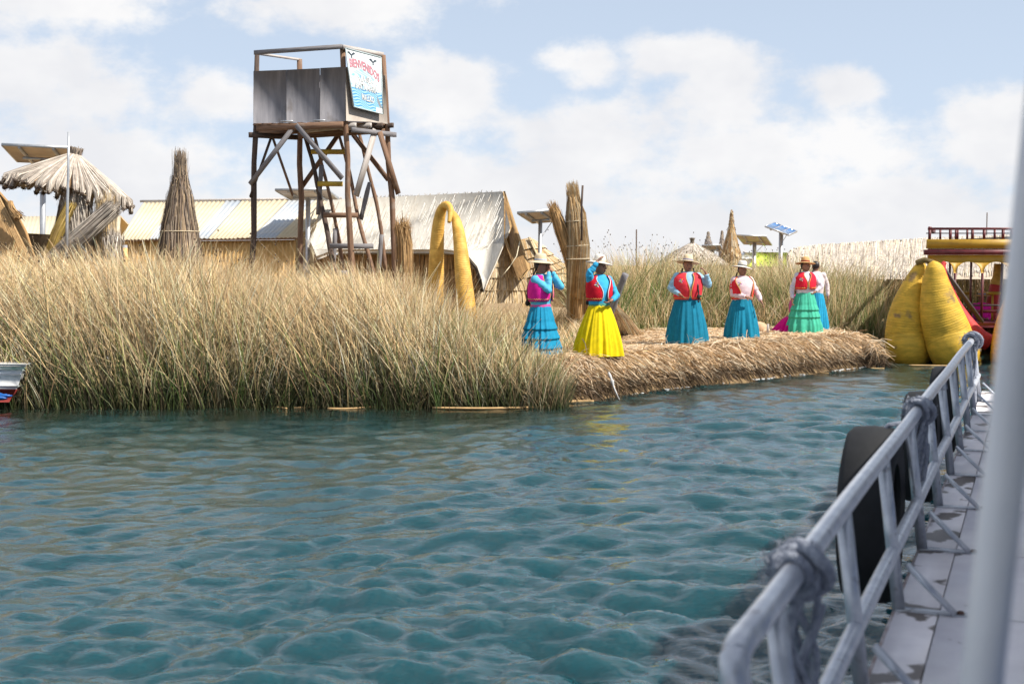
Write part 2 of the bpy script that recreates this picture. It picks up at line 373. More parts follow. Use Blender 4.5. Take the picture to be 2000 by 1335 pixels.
# ---------------------------------------------------------------- island ground
shore_x = np.array([-200, -20, -7.4, -3, 0, .75, 1.16, 2.38, 3.78, 5.5, 7.15, 7.4, 200])
shore_y = np.array([30, 21, 19.2, 18.9, 18.9, 19.1, 19.3, 20.75, 22.1, 23.8, 25.4, 31.0, 33])
def shore(x): return np.interp(x, shore_x, shore_y)
def hsh(x, y):
    return (np.sin(x * 1.7 + 1.3 * np.sin(y * 1.1)) * np.cos(y * 1.9 + .7 * np.sin(x * 2.3)) * .5
            + .3 * np.sin(x * 4.3 + y * 2.7 + np.sin(y * 5)) + .2 * np.sin(x * 9.1 - y * 7.3 + 2 * np.sin(x * 3)))
def ground_z(x, y):
    d = (y - shore(x)) / 1.2
    d = np.where((x > 5.5) & (y < 31), np.minimum(d, (7.35 - x) * 1.1), d)
    h = .56 * smooth(-.02, .5, d) ** .8 + .03 * hsh(x, y) * smooth(.1, .6, d)
    h = h - .02 * smooth(22, 19, y)
    return np.where(d <= -.02, -.5 + 0 * h, h)
gx = np.concatenate([-np.geomspace(200, 12, 14), np.arange(-11, 9, .11), np.geomspace(9.5, 200, 14)])
gy = np.concatenate([np.arange(18.3, 31.6, .11), np.geomspace(32, 300, 22)])
GX, GY = np.meshgrid(gx, gy); GZ = ground_z(GX, GY)
ny, nx = GX.shape
ii, jj = np.meshgrid(np.arange(ny - 1), np.arange(nx - 1), indexing='ij')
Fq = np.stack([ii * nx + jj, ii * nx + jj + 1, (ii + 1) * nx + jj + 1, (ii + 1) * nx + jj], -1).reshape(-1, 4)
keep = (GZ.reshape(-1)[Fq] > -.4).any(axis=1)
mb = MB(); mb.add(np.stack([GX, GY, GZ], -1).reshape(-1, 3), Fq[keep])
solo(mb, 'ground', M_ground, 'matted brown reed ground of the floating island', kind='structure', sm=True)

tan = np.array([[.70, .53, .35], [.76, .60, .42], [.62, .44, .27], [.80, .67, .50], [.50, .33, .19], [.70, .46, .24]])
def pick(n, pal, jit=.12):
    c = pal[RS.randint(0, len(pal), n)] * (1 + jit * RS.randn(n, 1)); return np.clip(c, .01, .85)

# straw strewn on the landing, and hanging over its front
mb = MB()
n = 30000
x = RS.uniform(-.2, 7.4, n); y = shore(x) + RS.uniform(.12, 1, n) ** 1.25 * np.where(x < 5, 8.5, 6.5)
z = ground_z(x, y) + RS.uniform(.0, .05, n) + .06 * np.exp(-((y - shore(x) - .8) / .35) ** 2)
th = RS.uniform(-PI, PI, n) * .6; ln = RS.uniform(.12, .5, n)
d = np.stack([np.cos(th), np.sin(th), RS.randn(n) * .12 + .02], -1)
c0 = np.stack([x, y, z], -1)
Pn = np.stack([c0 - d * ln[:, None] / 2, c0 + np.array([0, 0, .012]), c0 + d * ln[:, None] / 2], 1)
S = np.cross(d, np.array([0, 0, 1.]) + RS.randn(n, 3) * .35)
mb.rib(Pn, RS.uniform(.006, .015, (n, 1)), S, pick(n, tan))
solo(mb, 'straw', M_straw, 'loose golden straw strewn over the landing', kind='stuff')
mb = MB()
n = 36000
x = RS.uniform(.45, 7.5, n); side = RS.rand(n) < .12
tt = RS.rand(n)
y = shore(x) + .10 + .62 * tt ** .8
x = np.where(side, 7.3 - .3 * tt + .1 * RS.rand(n), x); y = np.where(side, RS.uniform(25, 31, n), y)
z = np.where(side, .05 + .5 * tt, .0) + np.where(side, 0, ground_z(x, y)) + RS.uniform(-.02, .05, n)
nrm = np.stack([np.where(side, 1., .55), np.where(side, 0., -.83), np.zeros(n)], -1)
ln = RS.uniform(.1, .38, n) * np.where(tt > .75, 1.15, .85)
dd = nrm * RS.uniform(.1, .9, (n, 1)) * (1 - .6 * (1 - tt))[:, None] + RS.randn(n, 3) * np.array([1.1, .5, .3]); dd[:, 2] -= RS.uniform(-.1, 1.2, n) * (1.15 - .7 * tt)
dd /= np.linalg.norm(dd, axis=1)[:, None]
p0 = np.stack([x, y, z], -1); p1 = p0 + dd * ln[:, None] * .55 + np.array([0, 0, .02]); p2 = p1 + (dd + np.array([0, 0, -.55])) * ln[:, None] * .5
p2[:, 2] = np.maximum(p2[:, 2], -.01)
Pn = np.stack([p0, p1, p2], 1)
c = pick(n, tan)[:, None, :] * np.ones((1, 3, 1))
wet_shade = smooth(.40, .10, Pn[..., 2] + RS.uniform(-.12, .12, (n, 1)))[..., None]      # stems soaked dark near the water
c = c * (1 - wet_shade) + np.array([.075, .045, .025]) * wet_shade
mb.rib(Pn, RS.uniform(.005, .013, (n, 1)), np.cross(dd, RS.randn(n, 3)), c)
solo(mb, 'overhanging_straw', M_straw, 'shaggy straw hanging over the landing edge', kind='stuff')

# ---------------------------------------------------------------- reed beds
green = np.array([[.12, .19, .04], [.17, .22, .06], [.09, .15, .04], [.24, .25, .09]])
dry = np.array([[.74, .56, .34], [.68, .50, .29], [.80, .65, .44], [.60, .42, .22], [.74, .52, .27], [.42, .27, .15]])
def reed_bed(name, label, x, y, z0, h, lean=(-.12, .2), gfrac=.45, k=5, wmin=.006, wmax=.0155, bent=.09, seeds=0, lowg=.9, gtop=(.3, .95)):
    n = len(x); mb = MB()
    s = np.linspace(0, 1, k)
    # clumps share height, lean and tone
    nc_ = max(6, n // 55); q_ = RS.randint(0, n, nc_); cid = RS.randint(0, nc_, n); loose = RS.rand(n) < .35
    cxy = np.stack([x[q_], y[q_]], -1); dloc = ((np.stack([x, y], -1)[:, None, :] - cxy[None, :, :]) ** 2).sum(-1) if n * nc_ < 9e6 else None
    if dloc is not None: cid = dloc.argmin(1)
    else:
        cell = .26; cid = (np.floor(x / cell).astype(int) * 7919 + np.floor((y + .3 * np.sin(x * 5)) / cell).astype(int) * 104729) % nc_
    ch = RS.normal(0, .14, nc_)[cid]; clx = RS.normal(0, .12, nc_)[cid]; cg = RS.normal(0, .22, nc_)[cid]; cb = np.exp(RS.normal(0, .16, nc_))[cid]
    ch = np.where(loose, 0, ch); clx = np.where(loose, 0, clx)
    h = h * np.clip(1 + ch, .6, 1.12)
    lx = RS.normal(lean[0], lean[1] * .85, n) + clx + .10 * np.sin(x * 1.3 + y * .7); ly = RS.normal(0, .14, n)
    cx = RS.normal(0, .22, n) + lx * .8; cy = RS.normal(0, .12, n)
    isb = RS.rand(n) < bent
    cx = np.where(isb, RS.choice([-1, 1], n) * RS.uniform(.5, 1.3, n), cx); hh = np.where(isb, h * .75, h)
    Pn = np.zeros((n, k, 3))
    Pn[..., 0] = x[:, None] + hh[:, None] * (lx[:, None] * s + cx[:, None] * s ** 2.2 * .55)
    Pn[..., 1] = y[:, None] + hh[:, None] * (ly[:, None] * s + cy[:, None] * s ** 2 * .5)
    Pn[..., 2] = z0[:, None] + hh[:, None] * (s - np.where(isb, .45, .05)[:, None] * s ** 3)
    W = RS.uniform(wmin, wmax, (n, 1)) * np.array([1, .95, .85, .65, .3] if k == 5 else np.linspace(1, .4, k))
    an = RS.uniform(-.35, 1.45, n); S = np.stack([np.cos(an), np.sin(an), 0 * an], -1)
    g = RS.rand(n) < gfrac + cg
    gcol2 = np.array([[.20, .17, .08]]); dcol = np.clip(pick(n, dry, .22) * cb[:, None], .03, .85); gcol = pick(n, green, .22) * cb[:, None]; gcol = np.where(g[:, None], gcol, .5 * gcol + .5 * gcol2 * cb[:, None])
    top = np.where(g, RS.uniform(*gtop, n), RS.uniform(.0, .62, n) * lowg)      # height up to which the stem is still green
    m = smooth(-.22, .22, s[None] - top[:, None])[..., None]
    C = gcol[:, None] * (1 - m) + dcol[:, None] * m
    wet_shade = smooth(.75, .0, Pn[..., 2] + RS.uniform(-.15, .15, (n, 1)))[..., None] * (z0 < .1)[:, None, None]      # stem bases darkened: water stain plus painted shade between the stems
    C = C * (1 - .78 * wet_shade)
    mb.rib(Pn, W, S, C)
    if seeds:
        q = np.argsort(-Pn[:, -1, 2])[:seeds * 4]; q = RS.choice(q, seeds, replace=False)
        for i in q: mb.ell(Pn[i, -1], (.013, .013, .018), seg=5, rings=4, col=(.10, .065, .04))
    return solo(mb, name, M_reed, label, kind='stuff')
# front bed
toppx = np.array([-400, 0, 100, 250, 400, 470, 560, 620, 700, 800, 850, 900, 950, 1000, 1050, 1095, 1112])
toppy = np.array([500, 500, 510, 494, 496, 516, 545, 545, 524, 528, 566, 592, 618, 650, 682, 722, 770])
def front(n, ylo, yhi, xlo=-8.6, xhi=.95, hsc=(.72, 1.04)):
    y = RS.uniform(ylo, yhi, n); x = RS.uniform(xlo, xhi, n)
    px = 1000 + x / y * F; k = (px < 1108) & (px > -160); x, y, px = x[k], y[k], px[k]
    yt = np.interp(px + RS.normal(0, 12, len(px)), toppx, toppy)
    zt = H - (yt - HZ) * y / F
    z0 = np.where(y < 19.3, -.05, ground_z(x, y) - .05)
    h = np.maximum((zt - z0) * RS.uniform(*hsc, len(x)) ** 1, .25)
    return x, y, z0, h
reed_bed('reeds', 'tall dry totora reeds along the shore', *front(32000, 18.35, 22.0), gfrac=.27, lean=(-.08, .22))
reed_bed('short_reeds', 'low tangle of green and dry reeds at the waterline', *front(9500, 18.25, 19.3, hsc=(.2, .75)), gfrac=.5, lean=(-.05, .3), bent=.2)
q = front(1500, 18.6, 21.5, hsc=(1.0, 1.17)); reed_bed('tall_reed_stalks', 'single taller reed stalks above the front bed', *q, gfrac=.1, wmin=.005, wmax=.009, lean=(-.12, .15), seeds=160)
# green reeds by the corner
n = 2600; x = RS.uniform(-.95, .82, n); y = RS.uniform(18.5, 20.3, n); px = 1000 + x / y * F
yt = np.interp(px, [880, 950, 1000, 1050, 1108], [600, 640, 655, 690, 735]); z0 = np.where(y < 19.2, -.05, ground_z(x, y)); h = (H - (yt - HZ) * y / F - z0) * RS.uniform(.55, 1.08, n)
k = h > .12
reed_bed('green_reeds', 'fresh green reeds beside the landing corner', x[k], y[k], z0[k], h[k], gfrac=.92, lean=(0, .07), bent=.02, lowg=1.3, gtop=(.8, 1.4))
# grass between arch and huts
n = 9500; x = RS.uniform(-3.6, 1.6, n); y = RS.uniform(21.6, 30.3, n)
reed_bed('dry_grass', 'short dry grass in front of the reed huts', x, y, ground_z(x, y), RS.uniform(.15, .62, n), gfrac=.3, bent=.2, lean=(0, .3))
# back bed behind the women
def back(n, x0, x1, ylo, yhi, tp, hs):
    x = RS.uniform(x0, x1, n); y = ylo(x) + RS.rand(n) * yhi; px = 1000 + x / y * F
    yt = np.interp(px, *tp) + RS.normal(0, 4, n); z0 = ground_z(x, y); zt = H - (yt - HZ) * y / F
    return x, y, z0, np.maximum(zt - z0, .5) * RS.uniform(*hs, n)
bl = lambda x: np.interp(x, [1.2, 2.2, 3.5, 6, 8.5], [27.2, 27.2, 28.6, 29.2, 29.8])
tp = ([1130, 1180, 1250, 1300, 1400, 1500, 1540, 1650, 1740, 1850], [520, 500, 487, 492, 508, 512, 500, 510, 520, 520])
reed_bed('back_reeds', 'green and tan reed bed behind the women', *back(15000, 1.45, 8.9, bl, 3.2, tp, (.62, 1.03)), gfrac=.80, lean=(0, .19), bent=.08, gtop=(.5, 1.15))
reed_bed('back_reeds_undergrowth', 'low broken reeds at the foot of the back bed', *back(4200, 1.45, 8.7, lambda x: bl(x) - .25, .7, tp, (.15, .55)), gfrac=.35, lean=(0, .3), bent=.3)
q = back(420, 1.6, 7.5, bl, 2.5, (tp[0], np.array(tp[1]) - 4), (1.0, 1.13)); reed_bed('reed_seed_stalks', 'thin dark tipped stalks above the back reeds', *q, gfrac=.2, wmin=.004, wmax=.007, seeds=210)
n = 7000; x = RS.uniform(7.0, 16, n); y = RS.uniform(34.5, 37.5, n)
reed_bed('far_reeds', 'grey green reeds seen through the boat', x, y, ground_z(x, y), RS.uniform(.9, 1.9, n), gfrac=.45, lean=(0, .12))
# mid left fill behind the front bed
n = 5200; x = RS.uniform(-11, -2.5, n); y = RS.uniform(22, 27, n)
reed_bed('inner_reeds', 'dry reeds around the tower legs and bundles', x, y, ground_z(x, y), RS.uniform(.45, 1.1, n), gfrac=.25, lean=(-.08, .17))

# ---------------------------------------------------------------- straw-bundle helper
pale = np.array([[.62, .50, .33], [.70, .59, .43], [.52, .40, .25], [.58, .42, .22]])
darkp = np.array([[.16, .11, .075], [.24, .17, .12], [.10, .07, .05], [.34, .25, .16]])
brown = np.array([[.48, .30, .14], [.40, .24, .10], [.56, .37, .18], [.34, .20, .09]])
grey = np.array([[.48, .42, .36], [.56, .50, .43], [.36, .30, .25], [.63, .57, .50]])
def bundle(mb, pts, rad, n, pal, over=.12, wd=.012, core=True, frizz=.02, vary_end=.25, under=0.0, spread=0):
    pts = np.asarray(pts, float); k = len(pts); rad = np.asarray(rad, float)
    if core: mb.tube(pts, rad * .9, 12, col=tuple(pal.mean(0) * .8))
    t = np.gradient(pts, axis=0); t /= np.linalg.norm(t, axis=1)[:, None]
    a1 = np.cross(t, (0.3, 1., .1)); a1 /= np.linalg.norm(a1, axis=1)[:, None]; a2 = np.cross(t, a1)
    an = RS.uniform(0, 2 * PI, n); ro = RS.uniform(.86, 1.06, n)
    inner = RS.rand(n) < .25; ro = np.where(inner, RS.uniform(0, .9, n), ro)
    rr = rad[None, :, None] * ro[:, None, None] * (np.cos(an)[:, None, None] * a1[None] + np.sin(an)[:, None, None] * a2[None])
    Pn = pts[None] + rr + RS.randn(n, k, 3) * frizz * np.linspace(.3, 1, k)[None, :, None]
    end = t[-1][None] * (over * RS.uniform(-.6, 1, n) ** 1)[:, None] + rr[:, -1] * spread
    e = np.where((over * np.ones(n) > 0)[:, None], Pn[:, -1] + end + RS.randn(n, 3) * frizz, Pn[:, -1])
    Pn = np.concatenate([Pn, e[:, None]], 1)
    if under: Pn[:, 0] -= t[0] * under
    # stems that stop short: shift start upward
    sh = RS.rand(n) < vary_end
    Pn[sh, -1] = Pn[sh, -2] + (Pn[sh, -1] - Pn[sh, -2]) * .2
    S = np.cross(rr[:, 0], t[0][None] ) + RS.randn(n, 3) * .004
    W = RS.uniform(.6, 1.3, (n, 1)) * wd * np.concatenate([np.ones(k), [.35]])[None]
    mb.rib(Pn, W, S, pick(n, pal))
def band(mb, c, r, axis_, tube=.012, col=(.6, .5, .35), seg=20):
    a = unit(axis_); u = unit(np.cross(a, (.2, 1, .3))); v = np.cross(a, u); an = np.linspace(0, 2 * PI, seg + 1)
    mb.tube(c + np.cos(an)[:, None] * u * r + np.sin(an)[:, None] * v * r, tube, 5, col=col, cap=False)

# ---------------------------------------------------------------- watchtower
YA, YB, YC, YD = 27.35, 26.5, 27.35, 28.2
def Z(x, y): return (440 + x / 2.67, 60 + y / 2.67)
tw = thing('watchtower', (-4.1, 27.3, .55), 'wooden lookout tower with grey plywood sides on four tall log legs', 'tower')
def leg_to(px0, py0, px1, py1, Y):
    a = P(px0, py0, Y); b = P(px1, py1, Y); g = b + (b - a) * ((.45 - b[2]) / (b[2] - a[2])); return a, g
for (a0, a1, b0, b1, Y, mm) in ((502, 108, 493, 520, YA, M_wood_d), (669, 92, 686, 520, YB, M_wood), (748, 108, 771, 500, YC, M_wood), (585, 116, 588, 540, YD, M_wood)):
    a, g = leg_to(a0, a1, b0, b1, Y)
    beam_obj('leg', g, a, .135, .13, mm, tw, rnd=True, taper=.82, crook=.02, seg=10)
# top rails
beam_obj('top_rail', P(497, 103, YA - .1), P(668, 91, YB - .1), .05, .09, M_wood_g, tw)
beam_obj('top_rail', P(670, 92, YB - .1), P(748, 107, YC), .05, .09, M_wood_w, tw)
beam_obj('top_rail', P(503, 105, YA + .1), P(588, 117, YD), .03, .05, M_wood_w, tw)
# plywood sides: the front in three sheets, the side in one
fd = unit(P(672, 240, YB) - P(497, 240, YA)); fd[2] = 0; fn = unit(np.cross(fd, (0, 0, 1)))
if fn[1] > 0: fn = -fn
rd = unit(P(757, 240, YC) - P(676, 240, YB)); rd[2] = 0; rn = unit(np.cross(rd, (0, 0, 1)))
if rn[0] < 0: rn = -rn
pA = P(497, 240, YA) + fn * .09
def fplane(px, py, o=.09): return PL(px, py, P(672, 240, YB) + fn * o, fn)
for (x0, y0a, y0b, x1, y1a, y1b, o) in ((495, 139, 241, 559, 136.5, 239.5, .095), (559.5, 136.5, 239.5, 624, 133.5, 238, .103), (625.5, 133, 238, 674.5, 130.5, 236.5, .09)):
    mb = MB(); mb.prism([fplane(x0, y0a, o), fplane(x1, y1a, o), fplane(x1, y1b, o), fplane(x0, y0b, o)], fn * -.018); put(mb, 'plywood_sheet', M_ply, tw)
def rplane(px, py, o=.09): return PL(px, py, P(676, 240, YB) + rn * o, rn)
mb = MB(); mb.prism([rplane(675.5, 131), rplane(690, 131.5), rplane(700, 141), rplane(752, 148), rplane(757, 242), rplane(722, 238), rplane(676, 236)], rn * -.018)
put(mb, 'plywood_sheet', M_ply2, tw)
# back sides
mb = MB(); o_ = P(588, 150, YD); bk = P(752, 150, YC)
mb.prism([P(590, 146, YD), P(750, 150, YC + .1), P(753, 243, YC + .1), P(590, 238, YD)], (0, .02, 0)); put(mb, 'plywood_sheet', M_ply, tw)
mb = MB(); mb.prism([P(499, 140, YA + .05), P(587, 146, YD), P(587, 238, YD), P(499, 242, YA + .05)], (-.02, 0, 0)); put(mb, 'plywood_sheet', M_ply, tw)
# floor boards and beams
zc = P(672, 240, YB)[2]
for i in range(9):
    t0 = i / 9 + .004; t1 = (i + 1) / 9 - .004
    a = P(496, 244, YA); b_ = P(675, 240, YB); d_ = P(590, 243, YD); c_ = P(757, 244, YC)
    f0 = lerp(a, b_, (t0 + t1) / 2); f1 = lerp(d_, c_, (t0 + t1) / 2)
    beam_obj('floor_board', f0 + fn * .1, f1 - fn * .05, np.linalg.norm(b_ - a) / 9 * .95, .028, M_wood, tw, up=(0, 0, 1))
def zb(x0, y0, Y0, x1, y1, Y1, wd, th, m, off=np.zeros(3)):
    a = P(*Z(x0, y0), Y0) + off; b_ = P(*Z(x1, y1), Y1) + off
    beam_obj('beam', a, b_, wd, th, m, tw)
zb(165, 507, YA - .1, 612, 490, YB - .15, .06, .13, M_wood)
zb(165, 530, YA + .6, 610, 520, YB + .9, .05, .11, M_wood)
zb(125, 543, YA - .15, 375, 556, YD - .2, .06, .11, M_wood_d)
zb(640, 519, YB - .02, 868, 545, YC + .1, .06, .10, M_wood_g, rn * .12)
zb(385, 550, YD - .1, 850, 520, YC + .15, .06, .11, M_wood)
for i, xx in enumerate((655, 735, 795, 850)):
    a = P(*Z(xx, 495), lerp(YB, YC, (xx - 640) / 220)) + rn * .14
    beam_obj('joist', a, a - rn * 2.2, .06, .10, M_wood_w if i < 2 else M_wood_d, tw)
def brace(x0, y0, Y0, x1, y1, Y1, wd, m, th=.03, n=fn, off=.1):
    a = P(*Z(x0, y0), Y0) + n * off; b_ = P(*Z(x1, y1), Y1) + n * off
    beam_obj('brace', a, b_, th, wd, m, tw, up=np.cross(b_ - a, n))
def YAB(x): return lerp(YA, YB, (x - 160) / (620 - 160))
brace(378, 495, YAB(378), 143, 802, YAB(143), .105, M_wood_g)
brace(390, 495, YAB(390), 628, 772, YAB(628), .105, M_wood_g, off=.14)
brace(238, 560, YA + .3, 130, 868, YA - .05, .10, M_wood_d, n=np.array([-1., 0, 0]), off=.0)
brace(258, 560, YA + .35, 362, 858, YD - .02, .11, M_wood, n=np.array([-1., 0, 0]), off=.04)
brace(582, 538, YD - .3, 388, 815, YD, .10, M_wood, off=-.08)
brace(648, 538, YC + .5, 832, 775, YC + .02, .10, M_wood, off=-.15)
brace(762, 518, 27.0, 662, 862, YB + .1, .135, M_wood_w, n=rn, off=.12)
brace(778, 530, 27.05, 876, 852, YC + .1, .125, M_wood, n=rn, off=.16)
for (x0, y0, x1, y1) in ((290, 472, 352, 472), (460, 468, 520, 468)):
    beam_obj('hinge_strip', fplane(*Z(x0, y0), .13), fplane(*Z(x1, y1), .13), .03, .03, M_alu, tw)
# ladder of crooked trunks
ld = thing('ladder', P(*Z(600, 1300), 27.2) * [1, 1, 0] + [0, 0, .5], 'crooked pole ladder with two yellow rungs under the lookout tower', 'ladder')
def crook(name, pts, Y0, Y1, r0, r1, m, par):
    k = len(pts); P3 = [P(*Z(*p), Y0 + (Y1 - Y0) * i / (k - 1)) for i, p in enumerate(pts)]
    P3 = np.array(P3); tt_ = np.linspace(0, k - 1, (k - 1) * 4 + 1); Q = np.stack([np.interp(tt_, np.arange(k), P3[:, j]) for j in range(3)], -1)
    Q[1:-1] = (Q[:-2] + Q[1:-1] * 2 + Q[2:]) / 4
    mb = MB(); mb.tube(Q, np.linspace(r0, r1, len(Q)) * (1 + .07 * RS.randn(len(Q))), 8); return put(mb, name, m, par, sm=True)
crook('rail', [(412, 540), (462, 705), (492, 870), (525, 1010), (548, 1140), (580, 1310), (590, 1450)], 27.9, 26.9, .042, .06, M_wood_d, ld)
crook('rail', [(592, 540), (650, 740), (690, 965), (722, 1085), (765, 1225), (800, 1420)], 27.9, 27.0, .035, .05, M_wood, ld)
for (x0, x1, yy, Y_r, m) in ((448, 645, 631, 27.75, M_yplank), (482, 612, 798, 27.5, M_yplank), (512, 692, 961, 27.25, M_wood), (545, 772, 1122, 27.05, M_wood_g), (580, 640, 1262, 26.95, M_wood_g)):
    beam_obj('rung', P(*Z(x0, yy), Y_r), P(*Z(x1, yy + 1), Y_r), .06, .105, m, ld)
for pts in ([(462, 535), (510, 720), (555, 900), (595, 1100), (620, 1300)], [(700, 540), (738, 700), (790, 900), (818, 1068), (835, 1250)]):
    crook('prop_pole', pts, 28.1, 27.9, .035, .045, M_wood, tw)
for pts in ([(502, 700), (484, 960)], [(752, 790), (706, 985)], [(574, 1030), (560, 1300)], [(815, 1062), (798, 1260)]):
    crook('short_pole', pts, 27.6, 27.6, .045, .05, M_wood_g, tw)
# banner
bn = thing('welcome_banner', rplane(748, 223, .2), 'blue and white welcome banner hung crookedly on the lookout tower', 'banner')
def rp2(px, py, o): return PL(px, py, P(676, 240, YB) + rn * o, rn)
c00 = rp2(690.6, 208.5, .19); c10 = rp2(748, 223, .19); c01 = rp2(675, 94, .14); c11 = rp2(743.5, 112, .14)
bnn = unit(np.cross(c10 - c00, c01 - c00)); bnn = bnn if np.dot(bnn, rn) > 0 else -bnn
def bb(u, v, o=0): return (c00 * (1 - u) * (1 - v) + c10 * u * (1 - v) + c01 * (1 - u) * v + c11 * u * v) + bnn * o
mb = MB(); nu, nv = 60, 80; vv = []; cc = []
for j in range(nv + 1):
    for i in range(nu + 1):
        u, v = i / nu, j / nv; vv.append(bb(u, v))
        arch = .70 - 1.1 * (u - .42) ** 2
        if v > arch or (.40 < v < .55 and abs(math.sin(u * 9 + v * 30)) > .4): c = (.80, .86, .88)
        elif v > .36: c = lerp((.25, .55, .78), (.7, .85, .92), .5 + .5 * math.sin(u * 31 + v * 60 + 3 * math.sin(v * 40)))
        else: c = lerp((.06, .30, .62), (.45, .72, .88), smooth(.2, .9, .5 + .5 * math.sin(u * 23 + v * 150 + 4 * math.sin(u * 14 + v * 9))))
        if u > .82 and v < .32 and (u - .82) * 1.3 < (.32 - v) < (u - .82) * 1.3 + .12: c = (.25, .28, .30)
        if v < .1 and u > .78: c = (.8, .82, .82)
        cc.append(c)
Fq = np.array([[j * (nu + 1) + i, j * (nu + 1) + i + 1, (j + 1) * (nu + 1) + i + 1, (j + 1) * (nu + 1) + i] for j in range(nv) for i in range(nu)])
mb.add(vv, Fq, np.array(cc)); put(mb, 'vinyl_sheet', M_mesh, bn)
mb = MB(); mb.prism([bb(0, 0, -.02), bb(1, 0, -.02), bb(1, 1, -.02), bb(0, 1, -.02)], bnn * .015); put(mb, 'backing', M_white, bn)
mb = MB()
for a, b_ in (((0, 0), (1, 0)), ((0, 0), (0, 1)), ((0, 1), (1, 1)), ((1, 0), (1, 1))): mb.beam(bb(*a, .002), bb(*b_, .002), .02, .02, up=bnn)
put(mb, 'edge', mat('banner_edge', (.55, .65, .68)), bn)
M_pink = mat('banner_pink', (.80, .28, .36)); M_let = mat('banner_white', (.85, .87, .88)); M_ink = mat('banner_ink', (.05, .07, .1))
def text_mesh(txt, size, offs):
    cu = bpy.data.curves.new('t', 'FONT'); cu.body = txt; cu.size = size; cu.offset = offs; cu.align_x = 'CENTER'; cu.fill_mode = 'FRONT'; cu.resolution_u = 2
    o = bpy.data.objects.new('t', cu); COL.objects.link(o); dg = bpy.context.evaluated_depsgraph_get()
    me = bpy.data.meshes.new_from_object(o.evaluated_get(dg)); bpy.data.objects.remove(o)
    v = np.array([list(q.co) for q in me.vertices]); f = [list(p.vertices) for p in me.polygons]; bpy.data.meshes.remove(me); return v, f
def word(txt, u0, u1, v0, hgt, m, nm, arc=0, ol=True, drop=0):
    v, f = text_mesh(txt, 1.0, .02); xa, xb = v[:, 0].min(), v[:, 0].max(); ya, yb = 0, .72
    for (oo, offs, mm, nm2) in (((.004, .04, M_ink if m is M_let else M_let, nm + '_outline'), (.008, .02, m, nm)) if ol else ((.006, .02, m, nm),)):
        v, f = text_mesh(txt, 1.0, offs)
        t_ = (v[:, 0] - xa) / (xb - xa); u = u0 + (u1 - u0) * t_
        vv_ = v0 + v[:, 1] / yb * hgt * (1 - .25 * arc * 0) + arc * (1 - (2 * t_ - .75) ** 2) + drop * t_
        mb = MB(); mb.add([bb(a, b_, oo) for a, b_ in zip(u, vv_)], f); put(mb, nm2, mm, bn)
word('BIENVENIDOS', .06, .93, .655, .15, M_pink, 'pink_lettering', arc=.075, drop=-.07)
word('A LA ISLA', .24, .72, .485, .10, M_let, 'lettering')
word('SANTA MARIA', .14, .84, .345, .115, M_let, 'lettering', drop=-.01)
word('MALLKO', .32, .72, .165, .11, M_let, 'lettering', drop=-.01)
for (u0, v0) in ((.14, .93), (.76, .90)):
    mb = MB()
    for s_ in (-1, 1):
        mb.add([bb(u0, v0 - .015, .008), bb(u0 + s_ * .055, v0 + .03, .008), bb(u0 + s_ * .12, v0 + .012, .008), bb(u0 + s_ * .06, v0 - .012, .008), bb(u0, v0 - .04, .008)], [[0, 1, 2, 3, 4]])
    mb.add([bb(u0 - .012, v0 - .04, .009), bb(u0 + .012, v0 - .04, .009), bb(u0 + .018, v0 - .075, .009), bb(u0 - .018, v0 - .075, .009)], [[0, 1, 2, 3]])
    put(mb, 'painted_bird', M_ink, bn)

# ---------------------------------------------------------------- solar panels
def solar(corners, pole_px, pole_py0, Yp, label, front=False, pole_r=.05):
    c = [np.asarray(q) for q in corners]; c[2] = c[1] + c[3] - c[0]; cen = sum(c) / 4
    base = P(pole_px, pole_py0, Yp); base[2] = .5; top = cen.copy()
    ctr = cen - [0, 0, .08]
    r = thing('solar_panel', base, label, 'solar panel', 'solar panels on poles')
    mb = MB(); pole = np.array([[base[0], base[1], .5], [ctr[0], ctr[1], ctr[2]]]); mb.tube(pole, pole_r, 10); put(mb, 'pole', M_alu, r, sm=True)
    n = unit(np.cross(c[1] - c[0], c[3] - c[0])); n = n if n[2] > 0 else -n
    mb = MB(); mb.prism(c, n * .035); put(mb, 'backsheet', M_solar_b, r)
    lu = c[1] - c[0]; lv = c[3] - c[0]; nc = 3
    for i in range(nc):
        a = c[0] + lu * (i / nc + .012) + lv * .04 + n * .037; w_ = lu * (1 / nc - .024); h_ = (c[3] - c[0]) * .92
        mb = MB(); mb.prism([a, a + w_, a + w_ + h_, a + h_], n * .004); put(mb, 'cell_panel', M_solar_f, r)
    mb = MB()
    for i in range(4): mb.beam(c[i] + n * .018, c[(i + 1) % 4] + n * .018, .03, .06, up=n)
    put(mb, 'frame', M_alu, r)
    mb = MB()
    for t_ in (.25, .75): mb.beam(c[0] + lu * t_ - n * .025, c[0] + lu * t_ + lv - n * .025, .05, .05, up=n)
    mb.beam(c[0] + lv * .5 + lu * .2 - n * .075, c[0] + lv * .5 + lu * .8 - n * .075, .05, .05, up=n)
    mb.beam(ctr - [0, 0, .45], c[0] + lu * .75 + lv * .8 - n * .05, .015, .015)
    put(mb, 'bracket', M_alu, r)
    return r
solar([P(4, 284, 26.2), P(138, 290, 26.2), P(165, 318, 28.0), P(34, 316, 28.0)], 78, 500, 27.1, 'large solar panel on grey pole behind the thatched parasol', pole_r=.062)
solar([P(538, 372, 31), P(640, 371, 31), P(662, 387, 33), P(566, 390, 33)], 598, 480, 32, 'solar panel behind the lookout tower legs', pole_r=.06)
solar([P(1011, 417, 31), P(1072, 412, 31), P(1092, 431, 33), P(1040, 436, 33)], 1052, 480, 32, 'solar panel between white reed hut and forked reed bundle')
